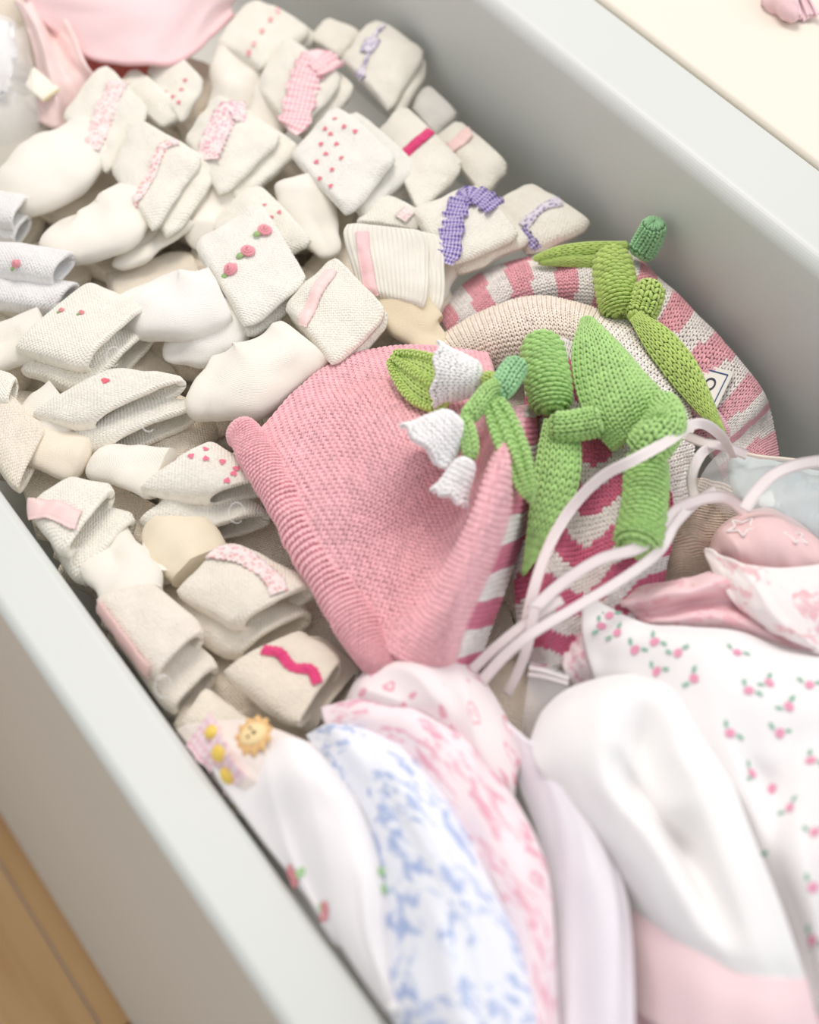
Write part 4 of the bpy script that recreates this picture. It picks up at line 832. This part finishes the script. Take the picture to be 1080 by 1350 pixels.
for (x, y, a) in [(866, 846, .2), (971, 859, 1), (917, 898, 2), (987, 914, .5), (1014, 902, 2.2), (1068, 903, 1.2), (961, 968, .2), (1030, 968, .9), (990, 1018, 2.2), (1017, 1040, 1.0), (1070, 1003, .2), (1042, 1068, 1.7), (1072, 1168, .5), (998, 1132, 1), (866, 884, .3), (1072, 1242, .4), (802, 812, 1.2), (816, 836, 2), (836, 858, .4), (792, 826, 2.6), (893, 860, 1.2), (1040, 930, 1.9), (1076, 1100, 1.1)]:
    mp, mg = MB(), MB(); u, v = Srb.uv_of(x, y); cx, cy = ell(); decal(mp, Srb, u, v, cx*.0023, cy*.0028, a)
    for s_ in (-1, 1):
        decal(mg, Srb, u, v, cx*.0022+s_*.0050, cy*.0011+.0018*s_, a+s_*.5)
    rp = RB.part('rosebud_print', mp, plain('eaa0ba', .9, .1), parent=orb, label='printed pink rosebud'); o_ = RB.part('leaf_print', mg, plain('97c0aa', .9, .1), parent=orb, label='printed green leaves'); o_['kind'] = 'stuff'
fabric('baby_bonnet', 'pink-figured white bonnet peeking beside the raspberry hat', 'bonnet', [[(742, 850, .6), (765, 835, .8), (790, 830, .4)], [(748, 880, 1.2), (775, 868, 1.6), (805, 866, 1.0)], [(770, 912, 0), (800, 905, .4), (830, 905, 0)]], toile('f6e7e8', 'df7d96', 30., .6), group=BG)
# plain white hat with pink band, front right
WH, Swh, owh = fabric('baby_bonnet', 'plain white bonnet with pink band nearest the camera', 'bonnet',
    [[(700, 972, 1.6), (716, 936, 2.0), (752, 906, 2.4), (800, 892, 2.6), (850, 890, 2.6), (896, 902, 2.6), (926, 940, 2.4), (944, 980, 2.2)], [(700, 985, 2.6), (724, 950, 3.8), (762, 926, 4.6), (806, 914, 5.0), (850, 912, 5.2), (890, 924, 5.0), (926, 966, 4.2), (950, 1000, 3.4)],
     [(708, 1010, 3.2), (740, 990, 4.6), (780, 980, 5.6), (816, 978, 5.4), (846, 990, 4.0), (896, 985, 6.0), (940, 1010, 5.0), (970, 1040, 4.0)], [(736, 1050, 3.0), (766, 1040, 4.6), (800, 1036, 5.4), (836, 1046, 3.6), (874, 1064, 4.8), (922, 1050, 6.2), (960, 1070, 5.4), (988, 1090, 4.4)],
     [(770, 1096, 2.8), (796, 1094, 4.2), (826, 1090, 5.2), (860, 1100, 5.6), (896, 1112, 3.4), (940, 1110, 6.0), (984, 1130, 5.6), (1008, 1144, 4.6)], [(804, 1140, 2.4), (826, 1146, 3.8), (852, 1150, 5.0), (888, 1160, 5.8), (926, 1170, 4.2), (966, 1178, 6.0), (1006, 1190, 5.6), (1030, 1200, 4.6)],
     [(826, 1180, 2.0), (848, 1196, 3.2), (876, 1210, 4.4), (914, 1226, 5.2), (954, 1240, 5.2), (994, 1250, 5.6), (1030, 1256, 5.2), (1050, 1256, 4.4)], [(832, 1200, 1.6), (856, 1220, 2.6), (888, 1240, 3.8), (928, 1262, 4.6), (968, 1280, 4.8), (1006, 1290, 5.0), (1040, 1294, 4.6), (1062, 1290, 4.0)]], cloth('f8f6f5'), n=(80, 80), group=BG, wr=.0012)
Sbd = Patch([[(831, 1196, 1.8), (856, 1218, 2.9), (888, 1238, 4.1), (928, 1260, 4.9), (968, 1278, 5.1), (1006, 1288, 5.3), (1040, 1292, 4.9), (1064, 1290, 4.2)], [(832, 1250, 1.6), (858, 1268, 2.8), (894, 1290, 4.0), (930, 1310, 4.8), (970, 1326, 5.0), (1010, 1336, 5.2), (1046, 1340, 4.8), (1076, 1336, 4.0)], [(838, 1330, 1), (866, 1350, 2.2), (904, 1372, 3.2), (938, 1390, 4.0), (976, 1400, 4.2), (1016, 1406, 4.4), (1056, 1410, 4.0), (1100, 1400, 3.2)]], wr=.001)
mb = MB(); shell(mb, Sbd, 40, 60, .003); WH.part('pink_band', mb, cloth('f9dcde'))
fabric('pink_cloth', 'pink cloth at the bottom edge under the white bonnet', 'cloth', [[(820, 1270, -.5), (900, 1310, .2), (1000, 1350, .8), (1120, 1330, 1)], [(830, 1340, -.4), (900, 1390, .4), (1000, 1420, 1), (1120, 1400, 1)], [(820, 1420, -1), (900, 1450, -.4), (1000, 1470, 0), (1120, 1450, 0)]], cloth('f5d0d5'), wr=.002)
# lilac-white bonnet
fabric('baby_bonnet', 'sheer lilac white bonnet squeezed between the pink print and plain white ones', 'bonnet',
    [[(664, 952, .8), (690, 976, 2.2), (706, 990, 2.8), (720, 1008, 2.0)], [(680, 1020, 1.2), (716, 1030, 2.8), (744, 1044, 3.4), (764, 1062, 2.4)], [(704, 1090, 1.6), (742, 1096, 3.2), (780, 1104, 4.0), (806, 1122, 2.8)], [(722, 1170, 1.8), (758, 1176, 3.2), (800, 1180, 4.4), (828, 1196, 3.0)], [(726, 1270, 1.6), (762, 1270, 3.0), (806, 1270, 4.4), (834, 1276, 3.0)], [(716, 1400, 1), (760, 1400, 2.4), (806, 1400, 3.6), (836, 1400, 2.6)]], cloth('f2edf3'), group=BG, wr=.0022)
# pink printed bonnets
fabric('baby_bonnet', 'white bonnet with tiny pink outlined figures below the pink hat', 'bonnet',
    [[(452, 930, 0), (470, 896, .8), (500, 870, 1.2), (545, 858, 1.4), (596, 862, 1.4), (630, 886, 1.2), (660, 930, 1), (690, 985, .6)], [(462, 936, 1.0), (484, 908, 2.2), (512, 888, 2.8), (550, 878, 3.2), (590, 884, 3.2), (620, 908, 2.8), (646, 950, 2.4), (684, 1010, 1.8)], [(476, 948, 1.0), (500, 932, 2.2), (526, 920, 2.8), (556, 916, 3.2), (588, 924, 3.2), (612, 948, 3.0), (636, 990, 2.6), (676, 1040, 2.0)], [(500, 966, 0), (520, 962, .8), (542, 960, 1.2), (566, 962, 1.6), (588, 972, 1.6), (608, 994, 1.4), (630, 1030, 1.2), (668, 1080, .8)]],
    figures('f6e9ea', 'e58fa2', 62., .30), group=BG, wr=.001)
fabric('baby_bonnet', 'white bonnet with pink scroll print beside the blue one', 'bonnet',
    [[(424, 934, .4), (460, 924, 1.4), (505, 922, 1.8), (552, 930, 2.2), (600, 962, 2.4), (640, 1004, 2.4), (680, 1056, 2.2)], [(432, 958, .8), (470, 946, 2.0), (512, 944, 2.8), (560, 962, 3.4), (608, 1000, 3.6), (656, 1056, 3.4), (704, 1100, 2.8)], [(452, 990, .6), (490, 978, 1.6), (530, 984, 2.6), (576, 1016, 3.4), (624, 1060, 3.8), (676, 1116, 3.8), (722, 1150, 3.0)], [(492, 1050, .2), (530, 1050, 1.2), (570, 1064, 2.2), (612, 1100, 3.2), (654, 1140, 3.8), (696, 1180, 4.0), (730, 1210, 3.0)], [(540, 1160, 0), (580, 1160, 1), (616, 1170, 2), (654, 1200, 3.0), (688, 1224, 3.8), (714, 1250, 3.8), (734, 1270, 2.8)], [(580, 1300, -.4), (616, 1300, .6), (650, 1310, 1.6), (684, 1330, 2.6), (706, 1340, 3.2), (722, 1346, 3.2), (738, 1350, 2.4)], [(600, 1430, -.6), (640, 1430, .4), (670, 1430, 1.2), (700, 1430, 2), (720, 1430, 2.4), (734, 1430, 2.4), (748, 1430, 2)]],
    toile('f6e6ea', 'e58aa6', 20., .75), n=(80, 70), group=BG, wr=.0014)
fabric('baby_bonnet', 'white bonnet with blue toile print near the drawer front', 'bonnet',
    [[(404, 968, .4), (428, 956, 1.6), (462, 954, 2.0), (500, 968, 2.4), (540, 992, 2.4), (584, 1030, 2.2)], [(424, 1000, 1.2), (454, 990, 2.8), (490, 994, 3.4), (530, 1014, 3.8), (568, 1046, 3.6), (612, 1090, 3.0)], [(466, 1060, 1.6), (494, 1056, 3.2), (528, 1062, 4.0), (566, 1084, 4.6), (604, 1120, 4.4), (646, 1160, 3.4)], [(494, 1140, 1.8), (524, 1140, 3.4), (560, 1144, 4.6), (600, 1160, 5.2), (638, 1190, 4.8), (680, 1230, 3.6)], [(504, 1230, 1.8), (536, 1230, 3.6), (576, 1234, 5.0), (620, 1246, 5.4), (660, 1266, 5.0), (704, 1296, 3.6)], [(506, 1330, 1.6), (540, 1330, 3.4), (584, 1334, 4.8), (630, 1340, 5.2), (672, 1350, 4.8), (718, 1356, 3.4)], [(504, 1430, 1.2), (540, 1430, 3), (590, 1430, 4.2), (636, 1430, 4.6), (680, 1430, 4), (726, 1430, 3)]],
    toile('eef0f7', '8aa4d8', 22., .75), n=(80, 70), group=BG, wr=.0016)
AP, Sap, oap = fabric('baby_bonnet', 'plain white bonnet with small flower embroidery along the drawer front', 'bonnet',
    [[(284, 1014, 1.3), (330, 990, 1.2), (366, 976, 2.0), (400, 978, 2.2), (430, 1000, 2.0), (456, 1030, 1.6)], [(300, 1055, 1.3), (346, 1030, 2.2), (384, 1016, 3.4), (418, 1022, 3.6), (450, 1044, 3.2), (478, 1072, 2.2)], [(332, 1104, 1.3), (376, 1084, 2.2), (410, 1074, 3.4), (444, 1080, 3.6), (474, 1096, 3.2), (500, 1130, 2.4)], [(374, 1174, 1.3), (410, 1160, 2.0), (440, 1152, 3.2), (470, 1154, 3.6), (494, 1164, 3.2), (510, 1200, 2.4)], [(430, 1250, 1.3), (450, 1246, 1.8), (470, 1242, 2.8), (486, 1242, 3.2), (502, 1246, 3.0), (514, 1270, 2.4)], [(490, 1345, .6), (496, 1342, 1.4), (500, 1340, 2.2), (506, 1340, 2.6), (512, 1340, 2.6), (518, 1342, 2.2)]], cloth('f7f4f4'), n=(70, 60), group=BG, wr=.002)
mb, mg = MB(), MB(); cx, cy = ell()
for (x, y, r_, m_) in [(390, 1160, .004, mb), (384, 1150, .003, mb), (428, 1204, .0045, mb), (395, 1148, .0025, mg), (504, 1150, .003, mg), (506, 1172, .003, mg), (424, 1195, .002, mg)]:
    u, v = Sap.uv_of(x, y); decal(m_, Sap, u, v, cx*r_*.8, cy*r_*1.2, .5)
AP.part('flower_embroidery', mb, plain('e79aa0', .9, .1), parent=oap); AP.part('leaf_embroidery', mg, plain('a9cf9a', .9, .1), parent=oap)
# pink gingham hat with yellow buttons and a lion patch
LN, Sln, oln = fabric('baby_bonnet', 'pink gingham bonnet with yellow buttons and lion patch against the drawer front', 'bonnet',
    [[(232, 962, .2), (262, 952, 1.0), (300, 950, 1.6), (340, 954, 1.6), (386, 970, 1.2), (420, 985, .6)], [(250, 985, .6), (280, 978, 1.8), (314, 978, 2.2), (350, 982, 2.2), (384, 994, 1.8), (412, 1006, 1.0)], [(276, 1020, .6), (302, 1014, 1.8), (330, 1012, 2.2), (356, 1014, 2.0), (380, 1022, 1.6), (402, 1030, .8)], [(300, 1060, .4), (320, 1056, 1.2), (344, 1056, 1.6), (362, 1058, 1.4), (380, 1060, 1), (396, 1064, .4)]], cloth('f3e7df'), group=BG, wr=.0012)
P, sd, nn = on_surf(Sln, [(262, 962), (290, 1000), (312, 1036)], 40, .0008); mb = MB(); strip(mb, P, sd, nn, .022, .0005, na=9); gb = LN.part('gingham_panel', mb, gingham('f7c6d2', 'fceef0', 200), parent=oln)
for (x, y) in ((281, 967), (291, 994), (301, 1022)):
    u, v = Sln.uv_of(x, y); u = np.array(u); v = np.array(v); c = Sln.P(u, v); n = Sln.N(u, v); mb = MB(); tube_mesh(mb, Tube(np.array([c+n*.0004, c+n*.0022, c+n*.0042]), .0046, up=(0, 1, 0), toe=(0, .6), world=True), 10, 18); LN.part('button', mb, plain('f3d263', .4), parent=oln)
u, v = Sln.uv_of(336, 972); u = np.array(u); v = np.array(v); c = Sln.P(u, v); n = Sln.N(u, v); t_ = nrm(np.cross(n, [0, 0, 1.])); b_ = np.cross(n, t_)
a = np.linspace(0, 2*np.pi, 61)[:-1]; mb = MB(); rr = .0115*(1+.12*np.cos(a*11))
ring = [c+n*h+np.outer(rr*k*np.cos(a), t_)+np.outer(rr*k*.8*np.sin(a), b_) for k, h in ((1, .0005), (.95, .0022), (.6, .0026))]
mb.add(np.array(ring), gridq(3, 60, True)); LN.part('lion_mane', mb, plain('eabf84', .9), parent=oln)
mb = MB(); tube_mesh(mb, Tube(np.array([c+n*.001, c+n*.0028, c+n*.0046]), [.0075]*3, [.0062]*3, up=(0, 1, 0), toe=(0, .6), world=True), 10, 24); LN.part('lion_face', mb, plain('f5dda8', .9), parent=oln)
for (dx, dy, r_) in ((-.0026, .0014, .0008), (.0026, .0014, .0008), (0, -.0012, .0012)):
    mb = MB(); q = c+t_*dx+b_*dy+n*.0042; tube_mesh(mb, Tube(np.array([q, q+n*.0004, q+n*.0012]), r_, up=(0, 1, 0), toe=(0, .6), world=True), 6, 10); LN.part('lion_feature', mb, plain('6a4a34', .7), parent=oln)
# clear zip bag in the gap
zb = Thing('clear_zip_bag', 'small clear zip bag standing in the gap by the ribbons', 'bag', (715, 935, -2))
S = Patch([[(700, 874, 3.0), (722, 880, 3.2), (750, 890, 2.8)], [(692, 930, 1.4), (718, 930, 1.8), (744, 935, 1.6)], [(686, 985, -.6), (706, 985, -.2), (730, 985, -.4)]], wr=.001); mb = MB(); shell(mb, S, 16, 16, .0005); zb.part('film', mb, film())
for k in (.06, .13):
    t = np.linspace(0, 1, 14); mb = MB(); tube_mesh(mb, Tube(S.P(t*0+k, t)+S.N(t*0+k, t)*.0006, .0011, world=True), 14, 6); zb.part('zip_seal', mb, plain('efe6e4', .3))
fabric('folded_cloth', 'beige cloth at the bottom of the gap by the zip bag', 'cloth', [[(620, 900, -3), (690, 880, -2.6), (760, 880, -2.8)], [(640, 950, -2.6), (700, 940, -2.2), (760, 930, -2.4)], [(660, 1020, -3), (710, 1010, -2.8), (780, 990, -3)]], cloth('d9c6b4'))
# tassel on the counter
ts = Thing('tassel', 'pale pink thread tassel on the cream counter at the upper right', 'tassel', (.62, .2, .085)); 
mb = MB(); rs = np.random.RandomState(2); c0 = Wp(1046, -12, 9.6); c1 = Wp(1052, 26, 8.9); ax = c1-c0; s_ = nrm(np.cross(ax, [0, 0, 1.]))
tube_mesh(mb, Tube(np.array([c0-ax*.35, c0-ax*.1, c0]), [.006, .008, .007], up=(0, 0, 1), toe=(.4, .3), world=True), 14, 14); ts.part('knot', mb, cloth('eac3c8'))
mb = MB()
for i in range(46):
    f = rs.uniform(-1, 1); g = rs.uniform(.1, 1); P = np.array([c0+s_*f*.006+np.array([0, 0, g*.006-.002]), c0+ax*.5+s_*f*.010+np.array([0, 0, g*.008-.003]), c0+ax*rs.uniform(.92, 1.08)+s_*f*.014+np.array([0, 0, g*.005])])
    tube_mesh(mb, Tube(P, .0011, world=True), 8, 6)
o = ts.part('fringe', mb, cloth('f1d3d8')); o['kind'] = 'stuff'
mb = MB(); c2 = Wp(1022, -8, 9.4); tube_mesh(mb, Tube(np.array([c2-[.01, .03, 0], c2, c2+(c1-c0)*.7]), [.006, .009, .008], up=(0, 0, 1), toe=(.2, .3), world=True, wr=.002, wf=200), 24, 16); ts.part('ruffled_cord', mb, cloth('eec9cb'))
#==END
